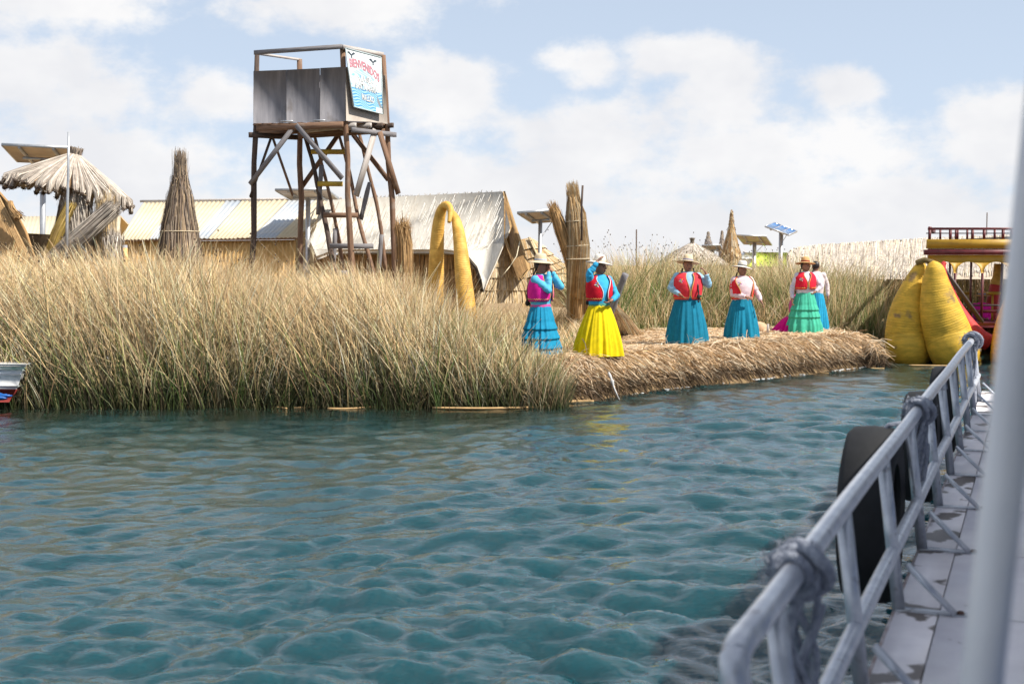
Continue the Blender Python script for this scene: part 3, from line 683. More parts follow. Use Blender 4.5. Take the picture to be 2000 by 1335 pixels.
solar([P(1438, 460, 50), P(1496, 462, 50), P(1510, 481, 53), P(1453, 477, 53)], 1472, 500, 51, 'pale underside solar panel beside the tall reed cone', pole_r=.08)
solar([P(1494, 443, 46), P(1540, 460, 46), P(1553, 449, 47.6), P(1512, 436, 47.6)], 1524, 500, 46.6, 'blue faced solar panel tilted toward the lake', pole_r=.08)
solar([P(1371, 480, 58), P(1407, 479, 58), P(1412, 490, 60), P(1377, 490, 60)], 1398, 500, 59, 'small far solar panel behind the conical thatched roof', pole_r=.08)

# ---------------------------------------------------------------- huts
def corr(mb, p00, p10, p11, p01, wave=.09, amp=.016, seg=4, rows=1):
    """corrugated sheet: ridges run from the 0-edge to the 1-edge"""
    p00, p10, p11, p01 = map(np.asarray, (p00, p10, p11, p01))
    L_ = np.linalg.norm(p10 - p00); nW = max(3, int(L_ / wave)) * seg
    n = unit(np.cross(p10 - p00, p01 - p00)); n = n if n[2] > 0 else -n
    u = np.linspace(0, 1, nW + 1); off = amp * np.sin(u * nW / seg * 2 * PI)
    A = p00 + (p10 - p00) * u[:, None] + n * off[:, None]; B = p01 + (p11 - p01) * u[:, None] + n * off[:, None]
    V_ = np.concatenate([A, B, A - n * .01, B - n * .01]); m_ = nW + 1
    i = np.arange(nW); f = np.stack([i, i + 1, m_ + i + 1, m_ + i], -1)
    f2 = f[:, ::-1] + 2 * m_; f3 = np.stack([i, 2 * m_ + i, 2 * m_ + i + 1, i + 1], -1); f4 = np.stack([m_ + i, m_ + i + 1, 3 * m_ + i + 1, 3 * m_ + i], -1)
    mb.add(V_, np.concatenate([f, f2, f3, f4]))
# yellow tin house
hy = thing('tin_house', (-7.5, 33, .5), 'long cream tin house with ochre corrugated wall behind the reeds', 'house')
e0, e1 = P(232, 468, 32), P(581, 464, 32); r0, r1 = P(281, 395, 34.6), P(664, 389, 34.6)
sheets = [0, .17, .22, .42, .50, .66, .74, .88, 1.0]; cols = [M_tinc, M_tinb, M_tinc, M_tinb, M_tinc, M_tinc, M_tinb, M_tinc]
for i in range(8):
    mb = MB(); a, b_ = sheets[i], sheets[i + 1]; lift = np.array([0, 0, .012 * (i % 2)])
    corr(mb, lerp(e0, e1, a) + lift, lerp(e0, e1, b_) + lift, lerp(r0, r1, b_) + lift, lerp(r0, r1, a) + lift); put(mb, 'roof_sheet', cols[i], hy)
mb = MB(); bk0 = r0 + [0, 2.6, -.95]; bk1 = r1 + [-.3, 2.6, -.95]; corr(mb, r0 - [0, 0, .02], r1 - [0, 0, .02], bk1, bk0, seg=3); put(mb, 'roof_sheet', M_tinc, hy)
mb = MB(); mb.tube([r0 + [-.1, 0, .03], r1 + [.05, 0, .03]], .035, 6); put(mb, 'ridge_cap', M_wood_w, hy)
w0 = e0 + [.15, .22, -.05]; w1 = e1 + [-.08, .22, -.05]; g0 = w0 * [1, 1, 0] + [0, 0, .45]; g1 = w1 * [1, 1, 0] + [0, 0, .45]
for i in range(6):
    mb = MB(); corr(mb, lerp(g0, g1, i / 6), lerp(g0, g1, (i + 1) / 6), lerp(w0, w1, (i + 1) / 6), lerp(w0, w1, i / 6), wave=.1); put(mb, 'wall_sheet', M_tinw, hy)
mb = MB(); q = np.array([g1, g1 + [0, 4.8, 0], w1 + [0, 4.8, 0], r1 + [-.75, .1, -.1], w1]); mb.prism(q, (-.03, 0, 0)); put(mb, 'gable_wall', mat('cream_tin_gable', (.80, .72, .50), (.72, .63, .42)), hy)
mb = MB(); mb.prism([g1 + [.01, .5, 1.1], g1 + [.01, 1.9, 1.1], g1 + [.01, 1.9, 2.1], g1 + [.01, .5, 1.9]], (.02, 0, 0)); put(mb, 'translucent_sheet', M_tinb, hy)
mb = MB(); q = np.array([g0, g0 + [0, 4.8, 0], w0 + [0, 4.8, 0], r0 + [.2, .1, -.1], w0]); mb.prism(q, (.03, 0, 0)); put(mb, 'gable_wall', M_tinw, hy)
mb = MB(); mb.tube([e0 + [.02, .06, -.02], e1 + [0, .06, -.02]], .03, 6); put(mb, 'eave_batten', M_wood, hy)
# further cream roof at the left
hl = thing('tin_house', (-17, 42, .5), 'farther cream tin roof behind the grey solar pole', 'house')
a0, a1, b0, b1 = P(-120, 480, 40), P(232, 476, 40), P(-90, 424, 43), P(236, 421, 43)
for i in range(4):
    mb = MB(); corr(mb, lerp(a0, a1, i / 4), lerp(a0, a1, (i + 1) / 4), lerp(b0, b1, (i + 1) / 4), lerp(b0, b1, i / 4), wave=.12, seg=3); put(mb, 'roof_sheet', M_tinc, hl)
mb = MB(); mb.bx(a0[0] + .2, a1[0] - .2, 40.3, 45, .45, a0[2] - .05); put(mb, 'wall', M_tinw, hl)
mb = MB(); mb.prism([b0, b1, b1 + [0, 3, -.9], b0 + [0, 3, -.9]], (0, 0, -.04)); put(mb, 'roof_back', M_tinc, hl)

# white-roofed reed hut
hw = thing('reed_hut', (-1.4, 32, .5), 'large reed hut with bleached white roof and arched front', 'hut')
rl = P(640, 390, 33.6); rr_ = P(981, 374, 33.6); ev = P(760, 487, 31.2)
nf = unit(np.cross(rr_ - rl, ev - rl)); nf = nf if nf[1] < 0 else -nf
def wp(px, py, o=0): return PL(px, py, rl + nf * o, nf)
poly = [(640, 390), (980, 374), (996, 443), (985, 470), (966, 515), (952, 545), (944, 566), (941, 546), (932, 520), (915, 500), (893, 490), (868, 487), (760, 487), (690, 486), (650, 488), (628, 497), (618, 500), (606, 470)]
mb = MB(); mb.prism([wp(*q) for q in poly], nf * -.10); put(mb, 'roof', M_whroof, hw)
# bleached stems laid on the roof
mb = MB(); n = 420; px = RS.uniform(610, 995, n); py = RS.uniform(378, 486, n)
ok = py > 390 - (px - 640) / 341 * 16; px, py = px[ok], py[ok]
dxp, dyp = -.42, 1.0
Ls = RS.uniform(12, 40, len(px)); ex = px + dxp * Ls; ey = np.minimum(py + dyp * Ls, 487)
ok2 = (ex < 1010 - (ey - 440).clip(0) * .55 - 14) & (px < 978 + (py - 374).clip(0) * .2); px, py, ex, ey = px[ok2], py[ok2], ex[ok2], ey[ok2]
A = np.array([wp(a, b_, .012 + .02 * RS.rand()) for a, b_ in zip(px, py)]); B = np.array([wp(a, b_, .012) for a, b_ in zip(ex, ey)])
wpal = np.array([[.64, .61, .56], [.58, .55, .49], [.68, .66, .62], [.48, .43, .36]])
mb.rib(np.stack([A, B], 1), .014, np.cross(B - A, nf[None]), pick(len(A), wpal, .05)); put(mb, 'roof_stems', M_straw, hw)['kind'] = 'stuff'
mb = MB(); n = 160; tt_ = RS.rand(n); A = rl + (rr_ - rl) * tt_[:, None]; B = A + RS.randn(n, 3) * .02 + [0, 0, .025]
mb.rib(np.stack([A, B], 1), .02, RS.randn(n, 3), pick(n, grey)); put(mb, 'ridge_fringe', M_straw, hw)['kind'] = 'stuff'
mb = MB(); mb.prism([rl, rr_ , rr_ + [.8, 2.6, -1.9], rl + [0, 2.6, -1.9]], (0, 0, -.08)); put(mb, 'roof_back', M_whroof, hw)
# arched front wall of reed mats (rows), set behind the roof edge
def mat_rows(root, quads, pal, n=60, wd=.03, nm='reed_mat', tint=1.0):
    for (a, b_, c_, d_) in quads:           # bottom-left, bottom-right, top-right, top-left
        a, b_, c_, d_ = map(np.asarray, (a, b_, c_, d_)); nn_ = unit(np.cross(b_ - a, d_ - a)); nn_ = nn_ if nn_[1] < 0 else -nn_
        mb = MB(); mb.prism([a + nn_ * .0, b_, c_ - nn_ * .03, d_ - nn_ * .03], nn_ * -.05, col=tuple(pal.mean(0) * .75))
        u = RS.rand(n); j = RS.randn(n) * .015
        A_ = a + (b_ - a) * u[:, None] + nn_ * (.02 + .015 * RS.rand(n))[:, None] - (d_ - a) * (.05 * RS.rand(n))[:, None]
        B_ = d_ + (c_ - d_) * np.clip(u + j, 0, 1)[:, None] - nn_ * .01
        mb.rib(np.stack([A_, (A_ + B_) / 2 + nn_ * .008, B_], 1), wd, (b_ - a)[None] * np.ones((n, 1)) + nn_ * RS.randn(n, 1) * .3, pick(n, pal) * tint)
        put(mb, nm, M_straw, root)
Yw = 31.75
for (yb_, yt_, xl, xr) in ((600, 576, 610, 944), (576, 551, 612, 943), (551, 525, 612, 938), (525, 497, 614, 922)):
    k = 3
    for i in range(k):
        xa, xb = xl + (xr - xl) * i / k, xl + (xr - xl) * (i + 1) / k
        mat_rows(hw, [(P(xa, yb_, Yw - .02), P(xb - 1, yb_, Yw - .02), P(xb - 1, yt_, Yw), P(xa, yt_, Yw))], brown, 70, .035)
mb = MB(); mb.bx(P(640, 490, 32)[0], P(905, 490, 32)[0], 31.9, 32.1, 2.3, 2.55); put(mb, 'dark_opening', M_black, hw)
arc = [wp(a, b_, -.12) for a, b_ in ((740, 489), (868, 489), (893, 492), (913, 502), (930, 521), (939, 546), (942, 566))]
mb = MB(); bundle(mb, arc, [.05] * len(arc), 120, darkp, over=.05, wd=.02, frizz=.01); put(mb, 'thatch_edge', M_straw, hw)
# gable end
gw = lambda px, py: P(px, py, 30.9 + (px - 930) * .012)
rows = [(592, 567, 928, 1048, 940, 1044), (567, 542, 941, 1042, 953, 1030), (542, 521, 953, 1029, 962, 1018), (521, 500, 962, 1012, 971, 1003), (500, 474, 971, 1000, 984, 987)]
for (yb_, yt_, x0, x1, x2, x3) in rows: mat_rows(hw, [(gw(x0, yb_), gw(x1, yb_ - 1), gw(x3, yt_), gw(x2, yt_))], np.vstack([pale, pale, brown[:1]]), 120, .02)
mb = MB(); q = [P(982, 374, 33.6), P(1013, 470, 32.6), P(1031, 527, 31.8), P(1013, 547, 31.2), P(985, 470, 31.4), P(996, 443, 32.3)]
mb.prism(q, (.06, .10, .02), col=(.42, .27, .12))
A0, A1, B0, B1 = P(985, 380, 33.4), P(996, 443, 32.25), P(1031, 527, 31.75), P(1012, 545, 31.15)
n = 260; u = RS.rand(n)
A = A0 + (P(985, 470, 31.35) - A0) * u[:, None]; B = P(1030, 526, 31.75) + (B1 - P(1030, 526, 31.75)) * u[:, None]; o3 = np.array([0, -.03, .005])
mb.rib(np.stack([A + o3, lerp(A, B, .5) + o3 * 1.3, B + o3], 1), .022, np.cross(B - A, np.array([0, 1., .3])), pick(n, brown)); put(mb, 'side_thatch', M_straw, hw)
mb = MB(); mb.tube([P(1015, 472, 31.4), P(1009, 500, 31.0), P(996, 520, 30.8)], .012, 5, col=(.7, .62, .45)); mb.tube([P(996, 520, 30.8), P(980, 540, 30.7)], .01, 5, col=(.7, .62, .45)); put(mb, 'tie_rope', M_straw, hw)
# small hut behind
hs = thing('reed_hut', P(1060, 560, 34.5) * [1, 1, 0] + [0, 0, .5], 'small pointed reed hut half hidden by the pink vested woman', 'hut')
def layered(root, poly_l, nrow, pal, name='thatch_layer'):
    (a, b_, c_, d_) = map(np.asarray, poly_l)     # top-left, top-right, bottom-right, bottom-left
    for i in range(nrow):
        t0, t1 = i / nrow, (i + 1.25) / nrow if i < nrow - 1 else 1
        q0, q1, q2, q3 = lerp(a, d_, t1), lerp(b_, c_, t1), lerp(b_, c_, t0), lerp(a, d_, t0)
        nn_ = unit(np.cross(q1 - q0, q3 - q0)); nn_ = nn_ if nn_[1] < 0 else -nn_
        n = 90; u = RS.rand(n); mb = MB()
        mb.prism([q0 + nn_ * .03, q1 + nn_ * .03, q2, q3], nn_ * -.05, col=tuple(pal.mean(0) * .7))
        A_ = q3 + (q2 - q3) * u[:, None] + nn_ * .01; B_ = q0 + (q1 - q0) * np.clip(u + RS.randn(n) * .02, 0, 1)[:, None] + nn_ * (.045 + .02 * RS.rand(n))[:, None]
        mb.rib(np.stack([A_, B_], 1), .026, (q1 - q0)[None] * np.ones((n, 1)), pick(n, pal)); put(mb, name, M_straw, root)
layered(hs, (P(1008, 470, 34.5), P(1036, 464, 34.5), P(1060, 535, 33.4), P(1024, 548, 33.4)), 4, np.vstack([brown, pale]))
layered(hs, (P(1034, 464, 34.5), P(1046, 470, 34.6), P(1108, 522, 34.2), P(1048, 545, 33.4)), 4, np.vstack([brown, pale]))
layered(hs, (P(1040, 530, 33.6), P(1108, 512, 34.3), P(1112, 570, 34.0), P(1034, 548, 33.2)), 3, np.vstack([brown, pale]))
mb = MB(); mb.prism([P(1020, 500, 34.8), P(1110, 525, 34.8), P(1110, 600, 34.8), P(1020, 600, 34.8)], (0, .3, 0)); put(mb, 'wall', M_ground, hs)
mb = MB(); mb.tube([P(1033, 464, 34.4), P(1050, 500, 33.8), P(1040, 548, 33.3)], .03, 6, col=(.6, .48, .3)); put(mb, 'edge_roll', M_straw, hs)

# brown reed hut at the far left
hb = thing('reed_hut', P(-60, 560, 21.3) * [1, 1, 0] + [0, 0, .5], 'steep brown reed hut cut by the picture edge', 'hut')
a_, b_, c_, d_ = P(-190, 330, 22.2), P(-6, 372, 21.6), P(70, 520, 21.0), P(-190, 560, 20.9)
mb = MB(); q = [a_, b_, P(25, 408, 21.45), P(48, 452, 21.25), c_, d_]; mb.prism(q, (0, .12, 0), col=(.42, .25, .11))
n = 900; u = RS.rand(n)
A = lerp(a_, b_, 0) + (b_ - a_) * u[:, None]; B = d_ + (c_ - d_) * u[:, None]
mb.rib(np.stack([A, lerp(A, B, .33) + [.0, -.02, .02], lerp(A, B, .66), B], 1) + [0, -.02, 0], .02, np.array([[1., 0, 0]]) + RS.randn(n, 3) * .2, pick(n, brown)); put(mb, 'thatch', M_straw, hb)
mb = MB(); bundle(mb, [P(18, 395, 21.4), P(24, 412, 21.35), P(36, 425, 21.3)], [.06, .06, .08], 60, brown, over=.12, wd=.012, frizz=.02); put(mb, 'edge_tuft', M_straw, hb)
mb = MB(); mb.bx(P(-170, 500, 22)[0], P(20, 500, 22)[0], 21.8, 25, .45, 2.6); put(mb, 'wall', M_ground, hb)

# long pale reed roof behind the back reeds
lr = thing('long_reed_roof', P(1680, 560, 34) * [1, 1, 0] + [0, 0, .5], 'long low reed roof with pale shaggy stems behind the reed bed', 'roof')
Yl = lambda px, py: 36 - (py - 470) / 70 * 2.2
tops = np.array([[1538, 500], [1545, 488], [1560, 483], [1600, 478], [1700, 472], [1830, 464], [2090, 455]])
mb = MB(); pol = [P(a, b_, Yl(a, b_)) for a, b_ in tops] + [P(2090, 545, Yl(0, 545)), P(1540, 545, Yl(0, 545))]; mb.prism(pol, (0, .15, 0), col=(.50, .42, .33)); put(mb, 'roof_base', M_straw, lr)
mb = MB(); n = 5200; px = RS.uniform(1540, 2085, n); ty = np.interp(px, tops[:, 0], tops[:, 1]); s0 = RS.rand(n) ** 1.3; py = ty + s0 * 50 - 2; Ls = RS.uniform(14, 34, n)
A = np.array([P(a, c_, Yl(a, c_) - .03 - .03 * RS.rand()) for a, c_ in zip(px, py)]); B = np.array([P(a + e, c_ + l, Yl(a, c_ + l) - .05 - .04 * RS.rand()) for a, c_, l, e in zip(px, py, Ls, RS.normal(-2, 2.2, n))])
mb.rib(np.stack([A, B], 1), .026, np.array([[1., 0, 0]]) + RS.randn(n, 3) * .3, pick(n, np.vstack([grey, grey[1:2], grey[3:4], pale[1:2]]), .1)); put(mb, 'roof_stems', M_straw, lr)['kind'] = 'stuff'
mb = MB(); mb.prism([P(1560, 484, 36), P(2090, 455, 36), P(2090, 520, 39), P(1560, 530, 39)], (0, .1, 0)); put(mb, 'roof_back', M_whroof, lr)

# conical thatch, spires
def cone_thatch(root, c, prof, n, pal, name='thatch', wd=.03, rough=.02, seg=28):
    mb = MB(); prof = np.asarray(prof, float); mb.lathe(prof * [.97, 1], seg, c, col=tuple(pal.mean(0) * .8))
    an = RS.uniform(0, 2 * PI, n); k = len(prof); t0 = RS.uniform(0, k - 1.3, n); t1 = np.minimum(t0 + RS.uniform(.6, 1.5, n), k - 1 + .12)
    idx = np.arange(k)
    def at(t, a): r = np.interp(t, idx, prof[:, 0]) + np.maximum(t - (k - 1), 0) * .3; z_ = np.interp(t, idx, prof[:, 1]) - np.maximum(t - (k - 1), 0) * .5; return np.stack([np.cos(a) * r, np.sin(a) * r, z_], -1) + np.asarray(c)
    a2 = an + RS.randn(n) * .02
    mid = at((t0 + t1) / 2, an) + RS.randn(n, 3) * rough * .3
    mb.rib(np.stack([at(t0, an), mid, at(t1, a2) + RS.randn(n, 3) * rough], 1), wd * RS.uniform(.6, 1.3, (n, 1)), np.stack([-np.sin(an), np.cos(an), 0 * an], -1), pick(n, pal)); put(mb, name, M_straw, root)
def spire(px, ytip, ybase, wpx, Y, label, pal, neck=.5, group='far reed spires', prof=None):
    b_ = P(px, ybase, Y); s_ = Y / F; Hh = (ybase - ytip) * s_; R_ = wpx / 2 * s_
    r = thing('reed_spire', (b_[0], b_[1], .5), label, 'reed spire', group)
    z0 = b_[2]
    prof = prof or [(0.01, 1), (.10, .93), (.13, .86), (.22, .66), (.42, .48), (.70, .22), (1.0, 0), (1.02, -.1)]
    pr = [(max(q[0] * R_, .01), q[1] * Hh) for q in prof] + [(R_ * 1.0, .5 - z0)]
    cone_thatch(r, (b_[0], b_[1], z0), pr, 700, pal, wd=.05)
    mb = MB()
    for q in (.9, .8, .62): band(mb, np.array([b_[0], b_[1], z0 + q * Hh]), np.interp(q, [p[1] for p in prof][::-1], [p[0] for p in prof][::-1]) * R_ * 1.03, (0, 0, 1), .02, (.35, .27, .16), 12)
    put(mb, 'binding', M_straw, r)
spire(1428, 410, 497, 40, 50, 'tall pointed reed cone beside the pale solar panel', np.vstack([pale * .8, brown]))
spire(1383, 452, 482, 14, 60, 'stubby rounded reed finial above the far solar panel', darkp + .15, prof=[(.02, 1), (.3, .93), (.28, .8), (.6, .5), (.95, .3), (1, .0)])
spire(1410, 450, 480, 12, 62, 'thin reed finial just behind the tall cone', darkp + .15, prof=[(.02, 1), (.3, .93), (.25, .8), (.5, .5), (.8, .2), (1, .0)])
ct = thing('thatched_roof', P(1365, 520, 40) * [1, 1, 0] + [0, 0, .5], 'grey conical thatched roof rising behind the reeds', 'thatched roof')
c = P(1352, 476, 40); s_ = 40 / F
cone_thatch(ct, (c[0], c[1], c[2]), [(.1, .02), (18 * s_, -6 * s_), (40 * s_, -17 * s_), (62 * s_, -33 * s_), (68 * s_, -37 * s_)], 1100, grey, wd=.04)
mb = MB(); mb.lathe([(.03, 12 * s_), (.10, 11 * s_), (.07, 8 * s_), (.06, 4 * s_), (.10, -2 * s_)], 10, c, col=(.16, .13, .10)); put(mb, 'finial', M_straw, ct)
mb = MB(); mb.lathe([(60 * s_, -36 * s_), (60 * s_, .5 - c[2])], 20, c); put(mb, 'wall', M_ground, ct)
tp_ = thing('lime_tent', P(1500, 520, 55) * [1, 1, 0] + [0, 0, .5], 'lime green tarpaulin shelter beyond the reeds', 'tent')
mb = MB(); a = P(1478, 492, 55); b_ = P(1538, 493, 55); mb.prism([P(1462, 520, 54), P(1545, 520, 54), b_, a], (0, .05, 0)); put(mb, 'roof', M_lime, tp_)
mb = MB(); mb.bx(P(1465, 500, 55)[0], P(1543, 500, 55)[0], 54.6, 57, .5, 1.9); put(mb, 'wall', M_lime, tp_)
bs = thing('grey_shed', P(1462, 520, 58) * [1, 1, 0] + [0, 0, .5], 'small blue grey shed left of the lime tarpaulin', 'shed')
mb = MB(); mb.prism([P(1445, 505, 58), P(1482, 505, 58), P(1478, 493, 58), P(1456, 493, 58)], (0, 2, 0)); put(mb, 'roof', M_tinb, bs)
mb = MB(); mb.bx(P(1448, 500, 58)[0], P(1480, 500, 58)[0], 58.1, 60, .5, 2.15); put(mb, 'wall', M_hull, bs)

# ---------------------------------------------------------------- thatched parasol and bundles on the left
pr = thing('thatched_parasol', P(150, 560, 23) * [1, 1, 0] + [0, 0, .5], 'grey reed parasol with ragged tufted rim on a reed trunk', 'parasol')
Yp = 23.4; ap = P(147, 300, Yp); s_ = Yp / F
ax = unit(np.array([.19, .06, 1])); u1 = unit(np.cross((0, 1, 0), ax)); u2 = np.cross(ax, u1)
nb = 54; rimr = 114 * s_; drop = 72 * s_
Mx = np.stack([u1, u2, ax], 1)
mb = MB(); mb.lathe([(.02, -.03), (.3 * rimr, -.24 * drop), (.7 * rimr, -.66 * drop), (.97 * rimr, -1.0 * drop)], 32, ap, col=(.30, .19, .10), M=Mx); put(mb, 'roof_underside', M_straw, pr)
for i in range(nb):
    an = 2 * PI * i / nb + RS.uniform(-.03, .03); e = RS.uniform(.98, 1.08)
    d_ = math.cos(an) * u1 + math.sin(an) * u2
    pts = [ap + d_ * .05, ap + d_ * rimr * .35 - ax * drop * .31, ap + d_ * rimr * .72 - ax * drop * .68, ap + d_ * rimr * e * .98 - ax * drop * (.93 + .12 * RS.rand()), ap + d_ * rimr * (e + .02) - ax * drop * (1.05 + .22 * RS.rand())]
    mb = MB(); bundle(mb, pts, [.015, .035, .058, .058, .028], 50, grey * 1.08, over=.03, wd=.014, frizz=.008)
    q = np.array(pts[-1]); mb.ell(q, (.045, .045, .04), seg=7, rings=5, col=(.09, .065, .05))
    rr2 = RS.randn(14, 3); rr2 /= np.linalg.norm(rr2, axis=1)[:, None]
    mb.rib(np.stack([np.tile(q, (14, 1)), q + rr2 * .07], 1), .012, RS.randn(14, 3), pick(14, np.vstack([darkp, grey]))); put(mb, 'thatch_bundle', M_straw, pr)
mb = MB(); bundle(mb, [ap - ax * .08, ap + ax * .03, ap + ax * .10], [.10, .12, .13], 80, darkp + .1, over=.02, wd=.014, frizz=.01); put(mb, 'top_knot', M_straw, pr)
mb = MB(); bundle(mb, [P(125, 560, 23.3), P(122, 470, 23.35), P(132, 400, 23.4), P(142, 350, 23.4)], [.22, .18, .14, .12], 260, darkp, over=.1, wd=.014); put(mb, 'trunk', M_straw, pr)
def bun(label, pts, rad, n, pal, cat='reed bundle', bands=(), name='reed_bundle', group='reed bundles', **kw):
    pts = [np.asarray(q) for q in pts]; r = thing(name, (pts[0][0], pts[0][1], max(.45, pts[0][2])), label, cat, group)
    mb = MB(); bundle(mb, pts, rad, n, pal, **kw); put(mb, 'stems', M_straw, r)['kind'] = 'stuff'
    for (t_, rr2) in bands:
        k = len(pts) - 1; i = min(int(t_ * k), k - 1); f_ = t_ * k - i; c_ = lerp(pts[i], pts[i + 1], f_); mb = MB(); band(mb, c_, rr2, pts[i + 1] - pts[i], .010); put(mb, 'binding', M_straw, r)
    return r
bun('pale shaggy reed bundle directly under the parasol', [P(150, 560, 22.6), P(155, 470, 22.6), P(148, 395, 22.7)], [.36, .30, .20], 700, grey, over=.25, frizz=.05, wd=.011)
bun('golden upright reed bundle under the parasol rim', [P(212, 560, 22.5), P(206, 480, 22.5), P(208, 400, 22.6)], [.20, .17, .15], 420, pale, over=.25, frizz=.035, wd=.011)
bun('long grey reed sheaf leaning across the parasol trunk', [P(60, 545, 22.2), P(140, 478, 22.1), P(222, 405, 22.1)], [.13, .16, .13], 360, grey * .85, over=.12, frizz=.02, wd=.012)
bun('olive brown reed sheaf leaning left of the parasol trunk', [P(88, 520, 22.3), P(112, 455, 22.3), P(138, 400, 22.4)], [.10, .10, .09], 200, np.array([[.42, .30, .08], [.36, .25, .09]]), over=.08, frizz=.01)
bun('grey tuft of reeds at the base of the golden bundle', [P(226, 560, 22.2), P(222, 500, 22.2), P(222, 462, 22.2)], [.22, .17, .12], 260, grey, over=.2, frizz=.04)
bun('broad dark reed stack standing alone left of the tower', [P(352, 560, 22.8), P(352, 500, 22.8), P(351, 440, 22.8), P(352, 385, 22.8), P(352, 345, 22.8)], [.46, .385, .30, .20, .10], 1500, np.vstack([darkp, darkp + .05, darkp[3:] + .1, [[.5, .36, .22]]]), over=.5, frizz=.024, wd=.013, bands=((.45, .345),))
bun('russet reed tuft beside the tower rear leg', [P(789, 560, 25.5), P(789, 480, 25.5), P(786, 440, 25.5)], [.17, .15, .14], 320, brown, over=.18, frizz=.04)
# forked bundle on the landing
fk = bun('tall forked golden reed bundle behind the two nearest women', [G(1130, 632, .56), P(1130, 560, 22.6), P(1128, 480, 22.6), P(1124, 420, 22.6), P(1120, 385, 22.6)], [.27, .20, .19, .155, .085], 1200, np.vstack([brown, pale * .95]), over=.28, frizz=.012, wd=.014, bands=((.15, .25), (.42, .205), (.5, .2), (.7, .175)))
mb = MB(); bundle(mb, [P(1130, 620, 22.85), P(1126, 560, 22.8), P(1113, 500, 22.7), P(1096, 448, 22.6), P(1083, 412, 22.55)], [.06, .08, .11, .11, .08], 420, brown * 1.1, over=.2, frizz=.015, wd=.013); put(mb, 'side_fork', M_straw, fk)['kind'] = 'stuff'
mb = MB(); mb.tube([P(1136, 470, 22.35), P(1136, 400, 22.35), P(1138, 362, 22.35)], .018, 6); put(mb, 'stick', M_wood_d, fk)
st_ = thing('thin_pole', P(131, 540, 21.9) * [1, 1, 0] + [0, 0, .5], 'thin grey metal rod standing in front of the parasol', 'pole')
mb = MB(); mb.tube([P(129, 540, 21.9), P(131, 430, 21.9), P(133.5, 330, 21.9), P(134, 258, 21.9)], [.028, .026, .022, .018], 7); put(mb, 'rod', M_alu, st_, sm=True)
# far wires
for (px, y0, Yf, lb) in ((1928, 415, 60, 'thin far mast above the yellow boat roof'), (1243, 448, 45, 'thin far mast above the back reeds')):
    mb = MB(); a = P(px, y0, Yf); mb.tube([a, a * [1, 1, 0] + [0, 0, .5]], .025, 5); solo(mb, 'mast', M_wood_d, lb, 'mast')

# yellow reed arch (boat prow)
ya = thing('reed_arch', G(890, 700, .45), 'golden wrapped reed arch of two curling horns in the grass', 'reed arch')
def spline(pts, m=10):
    pts = np.asarray(pts, float); k = len(pts); t = np.linspace(0, k - 1, (k - 1) * m + 1); out = []
    for tt2 in t:
        i = min(int(tt2), k - 2); f_ = tt2 - i; p0 = pts[max(i - 1, 0)]; p1 = pts[i]; p2 = pts[i + 1]; p3 = pts[min(i + 2, k - 1)]
        out.append(.5 * ((2 * p1) + (-p0 + p2) * f_ + (2 * p0 - 5 * p1 + 4 * p2 - p3) * f_ ** 2 + (-p0 + 3 * p1 - 3 * p2 + p3) * f_ ** 3))
    return np.array(out)
def horn(px_pts, Ys_, rpx, m, root, name, step=.03, depth=1.06):
    pts = np.array([P(a, b_, y_) for (a, b_), y_ in zip(px_pts, Ys_)]); C3 = spline(pts, 24); rd_ = spline(np.array([[r_ * y_ / F, 0, 0] for r_, y_ in zip(rpx, Ys_)]), 24)[:, 0]
    seg_l = np.linalg.norm(np.diff(C3, axis=0), axis=1); s_c = np.concatenate([[0], np.cumsum(seg_l)]); nn_ = max(8, int(s_c[-1] / step * 3)); ss = np.linspace(0, s_c[-1], nn_)
    Q = np.stack([np.interp(ss, s_c, C3[:, j]) for j in range(3)], -1); R_ = np.interp(ss, s_c, rd_) * (1 + .035 * (np.arange(nn_) % 3 == 0) - .022 * (np.arange(nn_) % 3 == 1)) * (1 + .006 * RS.randn(nn_))
    mb = MB(); mb.tube(Q, R_, 22); return put(mb, name, m, root, sm=False)
horn([(851, 700), (850, 600), (852, 520), (855, 452), (860, 418), (866, 404), (874, 401), (880, 412), (877, 434)], [21.4, 21.4, 21.4, 21.3, 21.2, 21.1, 21.0, 20.9, 20.8], [16, 16, 15, 12.5, 10.5, 8.5, 7.5, 6, 3.5], M_yarch, ya, 'horn')
horn([(921, 720), (914, 620), (905, 540), (898, 470), (892, 435), (886, 419), (882, 411)], [20.7, 20.7, 20.85, 21.05, 21.25, 21.35, 21.4], [19, 17.5, 16, 12.5, 9.5, 6.5, 3], M_yarch, ya, 'horn')

